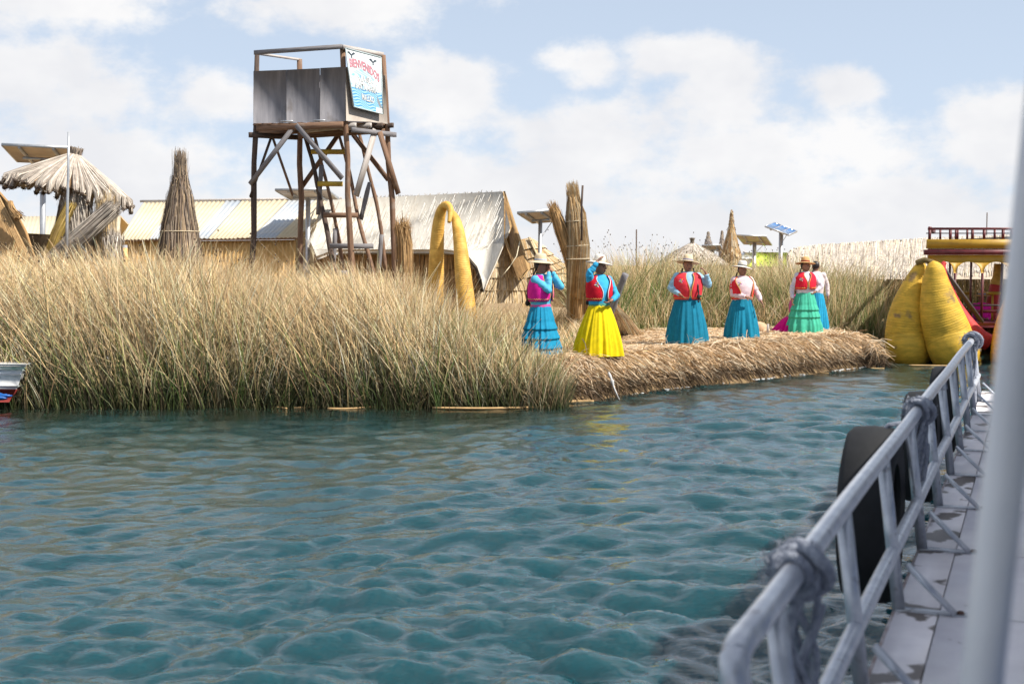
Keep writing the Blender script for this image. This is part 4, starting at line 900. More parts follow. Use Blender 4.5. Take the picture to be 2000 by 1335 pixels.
# ---------------------------------------------------------------- yellow reed catamaran
bt = thing('reed_boat', (9.3, 28.5, 0), 'two storey tourist boat with yellow reed hulls and maroon arcade', 'boat')
yh = [26.1, 25.8, 25.7, 25.8, 26.0, 26.3, 26.5]
def bow(pxs, rs, Y0, name, m, tail, lab=None):
    k = len(pxs); Ys2 = [Y0 + q for q in np.linspace(.25, .1, k)]
    pts = [P(a, b_, y_) for (a, b_), y_ in zip(pxs, Ys2)]; rr3 = [r_ * y_ / F for r_, y_ in zip(rs, Ys2)]
    # hull going away under the superstructure, then the prow rising
    pre = [np.array(tail) + [2.2, 6.5, .1], np.array(tail) + [1.2, 3.2, .02], np.array(tail) + [.42, 1.0, .0]]
    pts = pre + pts; rr3 = [.30, .42, .42] + rr3
    C3 = spline(pts, 30); rd_ = spline(np.array([[r_, 0, 0] for r_ in rr3]), 30)[:, 0]
    seg_l = np.linalg.norm(np.diff(C3, axis=0), axis=1); s_c = np.concatenate([[0], np.cumsum(seg_l)]); nn_ = int(s_c[-1] / .0125); ss = np.linspace(0, s_c[-1], nn_)
    Q = np.stack([np.interp(ss, s_c, C3[:, j]) for j in range(3)], -1); R_ = np.interp(ss, s_c, rd_) * (1 + .007 * (np.arange(nn_) % 4 == 0) - .005 * (np.arange(nn_) % 4 == 2)) * (1 + .003 * RS.randn(nn_))
    mb = MB(); mb.tube(Q, R_, 40); return put(mb, name, m, bt, label=lab)
bow([(1775, 686), (1771, 650), (1776, 605), (1786, 560), (1795, 530), (1801, 517), (1804, 511)], [42, 41, 36, 25, 15, 9, 2], 26.5, 'hull', M_yhull, P(1778, 690, 26.9))
bow([(1863, 686), (1850, 650), (1836, 605), (1828, 560), (1826, 532), (1824, 518), (1823, 510)], [45, 45, 39, 28, 20, 14, 3], 26.0, 'hull', M_yhull, P(1868, 690, 26.5))
bow([(1992, 700), (1992, 655), (1997, 605), (2004, 560), (2010, 530)], [54, 50, 40, 26, 12], 26.4, 'hull', M_yhull, P(1985, 690, 26.9))
mb = MB(); bundle(mb, [P(1790, 513, 26.6), P(1805, 508, 26.5), P(1822, 512, 26.4)], [.05, .05, .05], 120, darkp + np.array([.1, .08, 0]), over=.05, wd=.012, frizz=.015); put(mb, 'prow_tie', M_straw, bt)
horn([(1846, 512), (1841, 520), (1843, 540), (1852, 568), (1866, 600), (1884, 630), (1906, 655), (1930, 668)], [27.2] * 8, [4, 6, 8, 11, 14, 17, 18, 16], M_rhull, bt, 'red_horn')
# superstructure, its front parallel to the landing
Yf = 28.4; Yr = 32.0
def Zb(x, y): return (1800 + x / 6.355, 430 + y / 6.355)
def fb(name, x0, y0, x1, y1, Y, th, m, lab=None):      # a front-facing board given by its corners
    a = P(*Zb(x0, y1), Y); b_ = P(*Zb(x1, y0), Y); mb = MB(); mb.bx(a[0], b_[0], Y, Y + th, a[2], b_[2]); return put(mb, name, m, bt, label=lab)
XR = 1850
fb('roof_rail', 86, 90, XR, 120, Yf, .06, M_maroon)
fb('roof_rail', 60, 156, XR, 168, Yf + .03, .03, M_brownp)
for x in (88, 345, 620, 765, 1000, 1110, 1360, 1600, 1820): fb('rail_post', x, 121, x + 32, 236, Yf, .05, M_maroon)
for x in (225, 418, 440, 560, 900): fb('rail_post', x, 121, x + 22, 236, Yf + 1.5, .05, M_maroon)
mb = MB(); a = P(*Zb(86, 120), Yf)
mb.beam(P(*Zb(100, 104), Yf + .06), P(*Zb(100, 104), Yf + .06) + np.array([.36, 1, 0]) * 3.4, .06, .09)
put(mb, 'roof_rail', M_maroon, bt)
fb('fascia_board', 66, 237, XR, 352, Yf - .02, .05, M_ypaint)
fb('deck_beam', 44, 365, XR, 430, Yf - .06, .12, M_maroon)
for x in (88, 420, 765, 1110): fb('spacer', x, 353, x + 30, 364, Yf, .05, M_maroon)
a = P(*Zb(60, 400), Yf); b_ = P(*Zb(XR, 364), Yf); mb = MB(); mb.prism([[a[0] + .05, Yf + .08, b_[2] - .05], [b_[0], Yf + .08, b_[2] - .05], [b_[0] + 1.3, Yr, b_[2] - .05], [a[0] + 1.35, Yr, b_[2] - .05]], (0, 0, .07)); put(mb, 'upper_deck', M_brownp, bt)
# arcade board
arcs = [(80, 88), (232, 398), (435, 738), (775, 1088), (1125, 1430), (1467, 1770)]
pol = [Zb(80, 431), Zb(XR, 431)]; lowy = 655
pts = [(XR, lowy)]
for (a0_, a1_) in arcs[::-1][:-1]:
    cx_ = (a0_ + a1_) / 2; rx_ = (a1_ - a0_) / 2
    pts += [(a1_, lowy)] + [(cx_ + rx_ * math.cos(q), 635 - 120 * math.sin(q)) for q in np.linspace(0, PI, 15)] + [(a0_, lowy)]
pts += [(80, lowy)]
poly = [P(*Zb(80, 431), Yf), P(*Zb(XR, 431), Yf)] + [P(*Zb(*q), Yf) for q in pts]
mb = MB(); mb.prism(poly, (0, .04, 0)); put(mb, 'arcade_board', M_ypaint, bt)
for x in (398, 738, 1090, 1430): fb('pillar', x + 2, 655, x + 34, 1270, Yf - .02, .08, M_maroon)
for x in (335, 598, 982, 1330): fb('pillar', x, 440, x + 34, 1270, Yf + 1.4, .08, M_maroon)
fb('lower_rail', 390, 1044, XR, 1066, Yf + .07, .05, M_brownp); fb('lower_rail', 390, 1108, XR, 1150, Yf + .1, .06, M_maroon)
a = P(*Zb(380, 1330), Yf - .1); b_ = P(*Zb(XR, 1275), Yf - .1); mb = MB(); mb.prism([[a[0], a[1], a[2]], [b_[0], a[1], a[2]], [b_[0] + 1.2, a[1] + 3.4, a[2]], [a[0] + 1.2, a[1] + 3.4, a[2]]], (0, 0, b_[2] - a[2])); put(mb, 'deck_board', M_maroon, bt)
mb = MB(); mb.beam(P(*Zb(240, 560), Yf - .25), P(*Zb(745, 1260), Yf - .12), .05, .22, up=(0, 1, 0)); put(mb, 'gangplank', M_brownp, bt)
fb('bench', 425, 888, 600, 925, Yf + 1.8, .25, M_ypaint); fb('bench_leg', 470, 926, 495, 1270, Yf + 1.85, .05, M_ypaint)
fb('bench', 850, 888, 985, 925, Yf + 1.0, .25, M_ypaint); fb('bench_leg', 868, 926, 895, 1270, Yf + 1.05, .05, M_ypaint)
horn([(1951, 515), (1949, 540), (1946, 556)], [30.2] * 3, [9, 10, 12], M_yarch, bt, 'inner_horn')
horn([(1946, 556), (1942, 585), (1938, 620), (1936, 650)], [30.2] * 4, [12, 14, 18, 22], M_rhull, bt, 'inner_horn')

# ---------------------------------------------------------------- people
def rz(th):
    c_, s__ = math.cos(th), math.sin(th); return np.array([[c_, -s__, 0], [s__, c_, 0], [0, 0, 1]])
def remesh(mb, name, vox, m, parent, base, smooth_it=4, ratio=.55):
    me = mb.mesh(name, base); o = bpy.data.objects.new(name, me); COL.objects.link(o)
    r = o.modifiers.new('r', 'REMESH'); r.mode = 'VOXEL'; r.voxel_size = vox
    s_m = o.modifiers.new('s', 'SMOOTH'); s_m.factor = .5; s_m.iterations = smooth_it
    d_m = o.modifiers.new('d', 'DECIMATE'); d_m.ratio = ratio
    dg = bpy.context.evaluated_depsgraph_get(); m2 = bpy.data.meshes.new_from_object(o.evaluated_get(dg)); o.modifiers.clear(); o.data = m2; bpy.data.meshes.remove(me)
    m2.polygons.foreach_set('use_smooth', np.ones(len(m2.polygons), bool)); m2.materials.clear(); m2.materials.append(m); m2.name = name
    o.parent = parent; return o
TZ = np.array([.70, .82, .92, 1.02, 1.13, 1.22, 1.28, 1.325, 1.36])
TA = np.array([.19, .165, .175, .188, .195, .188, .155, .085, .055])
TB = np.array([.16, .125, .14, .155, .150, .120, .095, .07, .055])
def person(pos, label, yaw=0, head=0, plump=1.0, s=1.0, arms=None, blouse=(.1, .4, .6), vest=(.7, .02, .05), skirt=(.0, .2, .35), tiers=0,
           hat=None, band_c=(.3, .3, .4), tilt=(0, 0), hem=.36, braid=((-.06, .1), (.06, .1)), waist=.86, low=0.0, flower=False, shoes=(.02, .02, .02), vest_z=(.90, 1.31), vest_open=.16, belt=None, shortskirt=.05, vtop=.5):
    pos = np.asarray(pos, float); root = thing('person', pos, label, 'person', 'women in bright skirts')
    yw = math.radians(yaw); hy_ = math.radians(head); Rb = rz(yw); Rh = rz(hy_)
    O = pos - [0, 0, low]
    def B(p, R_=Rb): return O + s * (R_ @ np.asarray(p, float))
    def Vw(p): return O + s * np.asarray(p, float)
    def torso(mb, z0, z1, off, op=None, nz_=16, na=40, closed=True):
        zs = np.linspace(z0, z1, nz_)
        an = np.linspace(0, 2 * PI, na, endpoint=False) if op is None else None
        Vv = []
        for z_ in zs:
            a_ = np.interp(z_, TZ, TA) * plump + off; b_2 = np.interp(z_, TZ, TB) * (plump * 1.05) + off
            if op is not None:
                o_ = op(z_); an = np.linspace(-PI / 2 + o_, 1.5 * PI - o_, na)
            Vv += [B((a_ * math.cos(q), b_2 * math.sin(q), z_)) for q in an]
        i, j = np.meshgrid(np.arange(nz_ - 1), np.arange(na - (0 if op is None else 1)), indexing='ij'); j2 = (j + 1) % na
        f_ = np.stack([i * na + j, i * na + j2, (i + 1) * na + j2, (i + 1) * na + j], -1).reshape(-1, 4).tolist()
        if op is None: f_ += [list(range(na))[::-1], [(nz_ - 1) * na + q for q in range(na)]]
        mb.add(Vv, f_)
    # ---- body: one continuous mesh
    body = MB(); torso(body, .72, 1.33, -.02, na=24)
    hc = np.array([0, -.008, 1.448])
    body.tube([B((0, .005, 1.27)), B((0, .0, 1.36)), Vw(Rh @ np.array([0, .01, 1.42]))], [.06 * s, .05 * s, .05 * s], 12)
    def Hd(p): return Vw(Rh @ np.asarray(p, float))
    body.ell(Hd(hc), np.array([.080, .099, .112]) * s, Rh, 18, 14)
    body.ell(Hd(hc + [0, -.035, -.055]), np.array([.057, .056, .056]) * s, Rh)          # jaw
    body.tube([Hd(hc + [0, -.094, .014]), Hd(hc + [0, -.118, -.022]), Hd(hc + [0, -.094, -.038])], [.010 * s, .018 * s, .013 * s], 8)   # nose
    body.ell(Hd(hc + [0, -.083, -.058]), np.array([.026, .014, .011]) * s, Rh, 10, 6)      # lips
    for sd in (-1, 1):
        body.ell(Hd(hc + [sd * .034, -.070, -.022]), np.array([.022, .018, .02]) * s, Rh, 8, 6)
        body.ell(Hd(hc + [sd * .030, -.080, .022]), np.array([.022, .012, .007]) * s, Rh, 8, 5)
        body.ell(Hd(hc + [sd * .078, .0, -.01]), np.array([.010, .02, .032]) * s, Rh, 8, 6)
    bl_ = MB(); torso(bl_, .80, 1.335, .004, na=28)
    for key, sd in (('a', -1), ('b', 1)):
        A_ = arms[key]; sh = B((sd * .165 * (plump * .6 + .4), 0, 1.245)); el_ = Vw(A_[0]); wr_ = Vw(A_[1]); hd = unit(np.array(A_[2], float) - np.array(A_[1], float)); pn = unit(np.cross(hd, A_[3] if len(A_) > 3 else (0, 1, 0)))
        m1, m2_ = lerp(sh, el_, .5), lerp(el_, wr_, .45)
        for mbx, e_ in ((body, 0.), (bl_, .011)):
            last = wr_ if mbx is body else lerp(el_, wr_, .97)
            P6 = np.array([B((sd * .11, 0, 1.25)), sh, m1, el_, m2_, last]); R6 = np.array([.05, .056 + e_ * 1.4, .048 + e_ * 1.3, .040 + e_ * 1.2, .038 + e_, .026 + e_]) * s * (.5 + .5 * plump)
            if e_ > 0:      # sleeve creases
                tq_ = np.linspace(0, 5, 31); P6 = np.stack([np.interp(tq_, np.arange(6), P6[:, j]) for j in range(3)], -1); R6 = np.interp(tq_, np.arange(6), R6) * (1 + .10 * RS.randn(31) * (tq_ > .8)); R6[:10] = np.minimum(R6[:10], np.interp(tq_, np.arange(6), [.05, .072, .064, .056, .05, .037])[:10] * s * (.5 + .5 * plump)); P6[10:-1] += RS.randn(20, 3) * .004
            mbx.tube(P6, R6, 12)
            mbx.ell(el_, np.array([.041 + e_ * 1.2] * 3) * s * (.5 + .5 * plump), None, 10, 8)
            mbx.ell(sh, np.array([.058 + e_ * 1.4] * 3) * s * (.5 + .5 * plump), None, 12, 9)
        pc = wr_ + hd * .045 * s; sdv = unit(np.cross(pn, hd)); pM = np.stack([sdv, pn, hd], 1)
        body.ell(pc, np.array([.037, .016, .05]) * s, pM, 12, 8)
        body.tube([wr_, wr_ + hd * .03 * s], [.025 * s, .026 * s], 8)
        cd = pn * (1 if np.dot(pn, B((0, 0, 1.2)) - wr_) > 0 else -1)
        for fi, (fx, fl) in enumerate(((-.028, .066), (-.010, .078), (.009, .073), (.027, .058))):
            b0_ = pc + sdv * fx * s + hd * .038 * s
            body.tube([b0_, b0_ + hd * fl * .5 * s + cd * .008 * s, b0_ + hd * fl * .8 * s + cd * .026 * s, b0_ + hd * fl * .85 * s + cd * .045 * s], np.array([.0095, .009, .0085, .007]) * s, 7)
        t0_ = pc - sdv * .032 * s - hd * .015 * s
        body.tube([t0_, t0_ - sdv * .022 * s + hd * .025 * s, t0_ - sdv * .024 * s + hd * .052 * s + cd * .012 * s], np.array([.012, .011, .009]) * s, 7)
    sk_z = low / s
    for sd in (-1, 1):
        if low > 0:
            body.tube([B((sd * .08, 0, .78)), B((sd * .14, -.30, sk_z + .30)), B((sd * .12, -.18, sk_z + .08)), B((sd * .11, -.30, sk_z + .03))], np.array([.09, .075, .05, .04]) * s, 10)
        else:
            body.tube([B((sd * .085, 0, .82)), B((sd * .085, 0, .45)), B((sd * .085, .005, .08)), B((sd * .085, .0, .04))], np.array([.095, .06, .042, .04]) * s, 10)
            body.ell(B((sd * .085, -.05, .035)), np.array([.042, .105, .034]) * s, Rb, 12, 8)
    remesh(body, 'body', .0085 * s, M_skin, root, pos, 3, .5)
    remesh(bl_, 'blouse', .011 * s, cloth('blouse_cloth', blouse), root, pos, 4, .6)
    for sd in (-1, 1):
        mb = MB(); mb.ell(Hd(hc + [sd * .032, -.089, .006]), np.array([.014, .008, .007]) * s, Rh, 8, 5); put(mb, 'eye', M_hair, root)
        if low == 0:
            mb = MB(); mb.ell(B((sd * .085, -.05, .03)), np.array([.048, .115, .040]) * s, Rb, 12, 8); put(mb, 'shoe', mat('shoe', shoes), root, sm=True)
    mb = MB(); mb.ell(Hd(hc + [0, -.098, -.062]), np.array([.026, .010, .008]) * s, Rh, 10, 6); put(mb, 'lips', M_lips, root, sm=True)
    # ---- vest
    if vest is not None:
        mb = MB(); zc_ = vest_z
        op = lambda z_: vest_open + vtop * smooth(zc_[0] + .12, zc_[1], z_) + .10 * smooth(zc_[0] + .08, zc_[0], z_)
        torso(mb, zc_[0], zc_[1], .022, op=op, nz_=14, na=40)
        v_ = put(mb, 'vest', cloth('vest_cloth', vest), root, sm=True); so_ = v_.modifiers.new('s', 'SOLIDIFY'); so_.thickness = .012; so_.offset = 1
        # trim around the hem and the opening
        mb = MB(); z_ = zc_[0] + .03; a_ = np.interp(z_, TZ, TA) * plump + .036; b_2 = np.interp(z_, TZ, TB) * plump * 1.05 + .036
        qs = np.linspace(-PI / 2 + .3, 1.5 * PI - .3, 64)
        mb.tube([B((a_ * math.cos(q), b_2 * math.sin(q), z_ + .010 * (-1) ** i)) for i, q in enumerate(qs)], .0045 * s, 4, col=(.62, .48, .12))
        for sd in (-1, 1):
            L3 = []
            for z_ in np.linspace(zc_[0] + .02, zc_[1] - .01, 10):
                o_ = op(z_); q = -PI / 2 + sd * o_; a_ = np.interp(z_, TZ, TA) * plump + .036; b_2 = np.interp(z_, TZ, TB) * plump * 1.05 + .036; L3.append(B((a_ * math.cos(q), b_2 * math.sin(q), z_)))
            mb.tube(L3, .007 * s, 5, col=(.75, .42, .12) if not flower else (.8, .8, .8))
        put(mb, 'vest_trim', M_straw, root)
        q = -PI / 2 - .62; z_ = 1.17; a_ = np.interp(z_, TZ, TA) * plump + .040; b_2 = np.interp(z_, TZ, TB) * plump * 1.05 + .040; fc = B((a_ * math.cos(q), b_2 * math.sin(q), z_))
        mb = MB(); nrm_ = unit(Rb @ np.array([math.cos(q), math.sin(q), 0])); tx = unit(np.cross(nrm_, (0, 0, 1)))
        cols_ = [(.8, .8, .75), (.1, .25, .6), (.75, .6, .1), (.5, .1, .5), (.8, .8, .75), (.15, .35, .2)]
        for i in range(6):
            an_ = i * PI / 3; dv = tx * math.cos(an_) + np.array([0, 0, 1]) * math.sin(an_); pM = np.stack([dv, np.cross(nrm_, dv), nrm_], 1)
            mb.ell(fc + dv * .027 * s, np.array([.022, .010, .004]) * s, pM, 8, 5, col=cols_[i])
        mb.ell(fc + nrm_ * .003, np.array([.009] * 3) * s, None, 7, 5, col=(.7, .45, .05)); put(mb, 'embroidered_flower', M_straw, root)
    # ---- skirt
    mb = MB(); zt = waist; zb_ = shortskirt + sk_z; kk = 34
    ts = np.linspace(0, 1, kk); ph = RS.uniform(0, 6, 5)
    prof_ = []; led = []
    for i, t_ in enumerate(ts):
        r_ = .165 * plump + (hem - .165 * plump) * (1 - (1 - t_) ** 1.7) * (.9 + .1 * t_); z_ = zt + (zb_ - zt) * t_
        if low > 0: r_ = .165 * plump + (hem - .165 * plump) * t_ ** .55
        prof_.append((r_, z_, t_))
    if tiers:      # flounces: each tier swings out and stops short above the next
        q_ = []
        for (r_, z_, t_) in prof_:
            ft = (t_ - .28) / .18
            ti = min(int(ft), tiers - 1) if ft > 0 else -1
            add_ = .0 if ft < 0 else .026 * min(ft - ti, 1.0)
            q_.append((r_ - .012 + add_ if ft > 0 else r_, z_, t_, ti))
        prof_ = []
        for i, q in enumerate(q_):
            if i and q[3] != q_[i - 1][3] and q_[i - 1][3] >= 0: prof_.append((q[0] - .004, q_[i - 1][1] - .001, q[2]))
            prof_.append(q[:3])
    np_ = 17
    pl_ = [(int(RS.randint(8, 27)), RS.uniform(0, 6.28), RS.uniform(-1.6, 1.6), .24) for _ in range(7)]
    def fn_(i, an):
        t_ = prof_[i][2]; amp = .022 + .085 * t_ ** .8
        return 1 + amp * (sum(w_ * np.sin(an * k_ + p_ + t_ * d_) for k_, p_, d_, w_ in pl_) + .55 * np.sin(an * 7 + ph[3] + 2 * np.sin(an * 2) + 1.2 * t_) + .3 * np.sin(an * 29 + ph[2] + 2 * np.sin(an * 5)) * (1 - .7 * t_)) + .05 * t_ * np.sin(an * 4 + ph[4]) + .03 * t_ * np.sin(an * 2 + ph[1] + t_ * 2)
    Msk = Rb @ np.diag([1, .86, 1]) if abs(math.sin(yw)) < 2 else Rb
    seg_ = 176; V0 = mb.lathe([(a_ * s, b_2 * s) for a_, b_2, _ in prof_], seg_, O, fn=fn_, M=Msk)
    sk = put(mb, 'skirt', cloth('skirt_cloth', skirt), root, sm=True)
    if belt is not None:
        mb = MB(); mb.lathe([(.172 * plump * s, (waist - .03) * s), (.176 * plump * s, (waist + .0) * s), (.165 * plump * s, (waist + .02) * s)], 32, O, M=Msk); put(mb, 'belt', cloth('belt', belt), root, sm=True)
    # ---- hair and braids
    mb = MB(); mb.ell(Hd(hc + [0, .036, .018]), np.array([.080, .082, .098]) * s, Rh, 18, 12); put(mb, 'hair', M_hair, root, sm=True)
    for (bx_, by_) in braid:
        p0_ = Hd(hc + [bx_ * 1.1, .07 if by_ > 0 else .0, -.05]); p3 = B((bx_ * 1.6, by_ + (.09 if by_ > 0 else -.14), .92)); p2_ = B((bx_ * 1.5, by_ + (.09 if by_ > 0 else -.10), 1.12))
        C3 = spline([p0_, lerp(p0_, p2_, .5) + [0, 0, .01], p2_, p3], 8); mb = MB(); mb.tube(C3, [.014 * s * (1 + .22 * math.sin(i * 1.9)) for i in range(len(C3))], 7); put(mb, 'braid', M_hair, root, sm=True)
        mb = MB(); mb.ell(p3 - [0, 0, .03 * s], np.array([.035, .035, .05]) * s, None, 10, 7, col=(.03, .03, .03))
        for q in range(3): mb.ell(p3 + RS.randn(3) * .03 * s - [0, 0, .05 * s], np.array([.022] * 3) * s, None, 7, 5, col=[(.35, .12, .03), (.05, .12, .05), (.05, .03, .03)][q])
        put(mb, 'braid_tassel', M_straw, root, sm=True)
    # ---- hat
    if hat is not None:
        Th = np.array(Matrix.Rotation(math.radians(tilt[0]), 3, 'Y') @ Matrix.Rotation(math.radians(tilt[1]), 3, 'X')); hp = Hd(hc + [0, .012, .074])
        mb = MB(); fw = lambda i, an: 1 + (.03 * np.sin(an * 2 + ph[0]) if i < 4 else 0)
        mb.lathe(np.array([(.205, -.022), (.208, -.014), (.17, -.004), (.115, .006), (.093, .012), (.092, .05), (.086, .09), (.074, .118), (.045, .128), (.012, .122)]) * s, 36, hp, fn=fw, M=Th)
        mb.lathe(np.array([(.205, -.023), (.17, -.009), (.115, .0), (.09, .004)]) * s, 36, hp, fn=lambda i, an: 1 + (.03 * np.sin(an * 2 + ph[0]) if i < 2 else 0), M=Th)
        h_ = put(mb, 'hat', hat, root, sm=True)
        mb = MB(); mb.lathe(np.array([(.0955, .014), (.0965, .022), (.0955, .04), (.093, .044)]) * s, 30, hp, M=Th); put(mb, 'hat_band', cloth('band', band_c), h_, sm=True)
    return root
p1 = G(1056, 704, .56); p2 = G(1170, 701, .56); p3_ = G(1342, 675, .57); p4 = G(1448, 663, .57); p5 = G(1571, 652, .57); p6 = G(1601, 650, .57) + [0, .45, 0]
def gz(p): p = np.array(p); p[2] = ground_z(p[0], p[1]) + .015; return p
person(gz(p1), 'woman in hot pink vest and tiered blue skirt cupping her hands to her mouth', yaw=58, head=72, s=1.02,
       arms={'a': ((.115, -.20, 1.09), (.115, -.10, 1.37), (.135, -.05, 1.45), (0, 1, 0)), 'b': ((.31, .02, 1.14), (.17, .02, 1.36), (.135, -.02, 1.45), (0, 1, 0))},
       blouse=(.12, .52, .78), vest=(.80, .02, .34), skirt=(.012, .27, .47), tiers=4, hat=M_hat, band_c=(.45, .5, .6), hem=.34, braid=((-.05, .1), (.05, .1)), tilt=(3, 0), belt=(.7, .1, .35), vest_z=(.92, 1.31))
person(gz(p2), 'woman in yellow skirt and red vest holding her hat with raised arm', yaw=28, head=55, s=1.0,
       arms={'a': ((-.17, -.16, 1.34), (-.045, -.17, 1.53), (.01, -.10, 1.61), (0, 1, .2)), 'b': ((.275, -.02, 1.0), (.185, -.16, .93), (.10, -.21, .89), (0, 1, 0))},
       blouse=(.05, .42, .72), vest=(.68, .012, .03), skirt=(.82, .62, .005), hat=M_hatw, band_c=(.7, .62, .5), hem=.385, braid=((-.06, .1),), tilt=(8, -4), flower=True, vest_open=.2, belt=(.1, .3, .2), vest_z=(.92, 1.31))
person(gz(p3_), 'woman in coral vest and deep blue skirt touching her straw hat brim', yaw=6, head=8, s=1.0, plump=1.28,
       arms={'a': ((-.31, -.02, 1.05), (-.16, -.20, .93), (-.08, -.24, .86), (0, 1, 0)), 'b': ((.37, -.05, 1.10), (.315, -.14, 1.30), (.255, -.12, 1.40), (0, 1, 0))},
       blouse=(.33, .55, .74), vest=(.78, .05, .07), skirt=(.008, .20, .33), hat=M_hat, hem=.36, braid=((-.07, .1), (.09, -.1)), tilt=(6, -9), shoes=(.14, .07, .05), vest_open=.04, vtop=.28, vest_z=(.84, 1.31))
person(gz(p4), 'woman in open red vest over pale pink blouse looking down, deep blue skirt', yaw=20, head=25, s=.95, plump=1.18,
       arms={'a': ((-.20, -.08, .95), (.03, -.27, .91), (.11, -.29, .89), (0, .3, 1)), 'b': ((.31, -.04, .98), (.36, -.16, .82), (.40, -.20, .75), (0, 1, 0))},
       blouse=(.76, .58, .62), vest=(.78, .03, .05), skirt=(.008, .22, .36), hat=M_hatw, band_c=(.2, .2, .2), hem=.35, braid=((-.07, .1),), tilt=(9, -3), vest_open=.55, shoes=(.14, .07, .05), vest_z=(.86, 1.31))
person(gz(p5), 'woman in mint green skirt with one hand on her hip and tan hat', yaw=8, head=38, s=.985, plump=1.05,
       arms={'a': ((-.275, .0, .98), (-.285, -.06, .76), (-.29, -.08, .68), (0, 1, 0)), 'b': ((.36, .06, 1.02), (.20, -.04, .90), (.15, -.08, .87), (0, 1, 0))},
       blouse=(.70, .66, .76), vest=(.80, .02, .05), skirt=(.07, .50, .34), tiers=3, hat=M_hatt, band_c=(.3, .06, .04), hem=.355, braid=((-.06, .1),), tilt=(2, -7), vest_open=.06, vtop=.36, shoes=(.03, .02, .02), vest_z=(.96, 1.31), waist=.90)
person(gz(p6), 'bareheaded woman in white blouse and sky blue skirt facing away behind the green skirt', yaw=165, head=170, s=.97,
       arms={'a': ((.265, .02, 1.02), (.285, -.01, .77), (.28, -.02, .69), (0, 1, 0)), 'b': ((-.26, .02, 1.0), (-.26, .0, .78), (-.26, 0, .7), (0, 1, 0))},
       blouse=(.78, .68, .70), vest=None, skirt=(.02, .36, .62), hat=None, hem=.27, braid=((.05, .1),))
person(gz(G(1564, 652, .57) + [0, .45, 0]), 'crouching woman whose magenta skirt spreads on the straw behind the green skirt', yaw=60, head=60, s=.95, low=.44,
       arms={'a': ((-.05, -.12, .98), (.05, -.2, .92), (.10, -.22, .92), (0, 1, 0)), 'b': ((.2, -.1, .98), (.08, -.24, .92), (0, -.27, .92), (0, 1, 0))},
       blouse=(.6, .1, .3), vest=None, skirt=(.70, .0, .22), hat=None, hem=.63, braid=(), waist=.86, shortskirt=.02)
pb = P(1917, 600, 30.0); pb[2] = .40
person(pb, 'seated passenger in magenta top and brown hat inside the reed boat', yaw=-30, head=-40, s=.92, low=.50,
       arms={'a': ((-.2, -.1, .98), (-.08, -.24, .92), (-.0, -.27, .92), (0, 1, 0)), 'b': ((.2, -.1, .98), (.08, -.24, .92), (0, -.27, .92), (0, 1, 0))},
       blouse=(.8, .02, .4), vest=None, skirt=(.7, .6, .55), hat=M_hatt, hem=.30, braid=((-.06, .1),), waist=.86, shortskirt=.02)

# ---------------------------------------------------------------- small things on the landing
lg = thing('log_post', G(1196, 612, .57), 'grey wooden post leaning over a fan of cut reeds behind the yellow skirt', 'post')
beam_obj('post', P(1190, 618, 21.9), P(1222, 535, 21.6), .115, .1, M_wood_g, lg, rnd=True, taper=.95, crook=.01, seg=10)
fr = thing('reed_fan', G(1215, 640, .57), 'fan of cut reeds sloping to the ground behind the yellow skirt', 'reed sheaf')
mb = MB(); n = 180; top_ = P(1194, 592, 22.2); tt_ = RS.rand(n)
B = np.array([G(1205 + 52 * q, 655 - 3 * q + RS.randn() * 2, .60) for q in tt_]); A = top_ + RS.randn(n, 3) * .035
mb.rib(np.stack([A, lerp(A, B, .5) + [0, 0, .05], B], 1), .016, RS.randn(n, 3) + [1, 0, 0], pick(n, np.array([[.82, .70, .52], [.76, .62, .44], [.80, .70, .56], [.62, .38, .24]]))); put(mb, 'stems', M_straw, fr)['kind'] = 'stuff'
mb = MB(); fc = gz(G(1478, 652, .57)); n_ = 14
V_ = []; 
for i in range(n_):
    a_ = i / (n_ - 1) * PI * .62 + .15
    for r_ in (.02, .14, .27): V_.append(fc + [r_ * math.cos(a_) + .02, .05 * math.sin(a_ * 3) * r_ * 3 + .03 * r_, r_ * math.sin(a_) * .85 + .0])
f_ = [[i * 3 + j, i * 3 + j + 1, (i + 1) * 3 + j + 1, (i + 1) * 3 + j] for i in range(n_ - 1) for j in range(2)]
mb.add(V_, f_, (.66, .46, .30)); o = solo(mb, 'straw_fan', M_straw, 'tan folded straw hat lying beside the blue skirt on the straw', 'hat', sm=True); q = o.modifiers.new('s', 'SOLIDIFY'); q.thickness = .012
mb = MB(); a = gz(G(1499, 654, .57)); mb.tube([a, a + [0.01, 0, .21]], [.028, .024], 8); solo(mb, 'short_stake', M_wood_w, 'short pale stake beside the fallen straw hat', 'stake', sm=True)
def blob(c, r, m, name, label, cat, seedv):
    rs_ = np.random.RandomState(seedv); mb = MB(); th_ = np.linspace(.001, PI - .001, 14); an = np.linspace(0, 2 * PI, 20, endpoint=False); V_ = []
    for a_ in th_:
        for b2 in an:
            q = 1 + .22 * math.sin(b2 * 3 + a_ * 4) + .12 * math.sin(b2 * 7 + a_ * 9 + 1) + .05 * rs_.randn(); V_.append(np.array(c) + np.array(r) * q * [math.sin(a_) * math.cos(b2), math.sin(a_) * math.sin(b2), -math.cos(a_)])
    f_ = [[i * 20 + j, i * 20 + (j + 1) % 20, (i + 1) * 20 + (j + 1) % 20, (i + 1) * 20 + j] for i in range(13) for j in range(20)]; mb.add(V_, f_); return solo(mb, name, m, label, cat)
blob(G(1007, 656, .6) + [0, 0, .06], (.13, .1, .12), M_white, 'plastic_bag', 'crumpled white plastic bag in the grass near the tiered blue skirt', 'bag', 3)
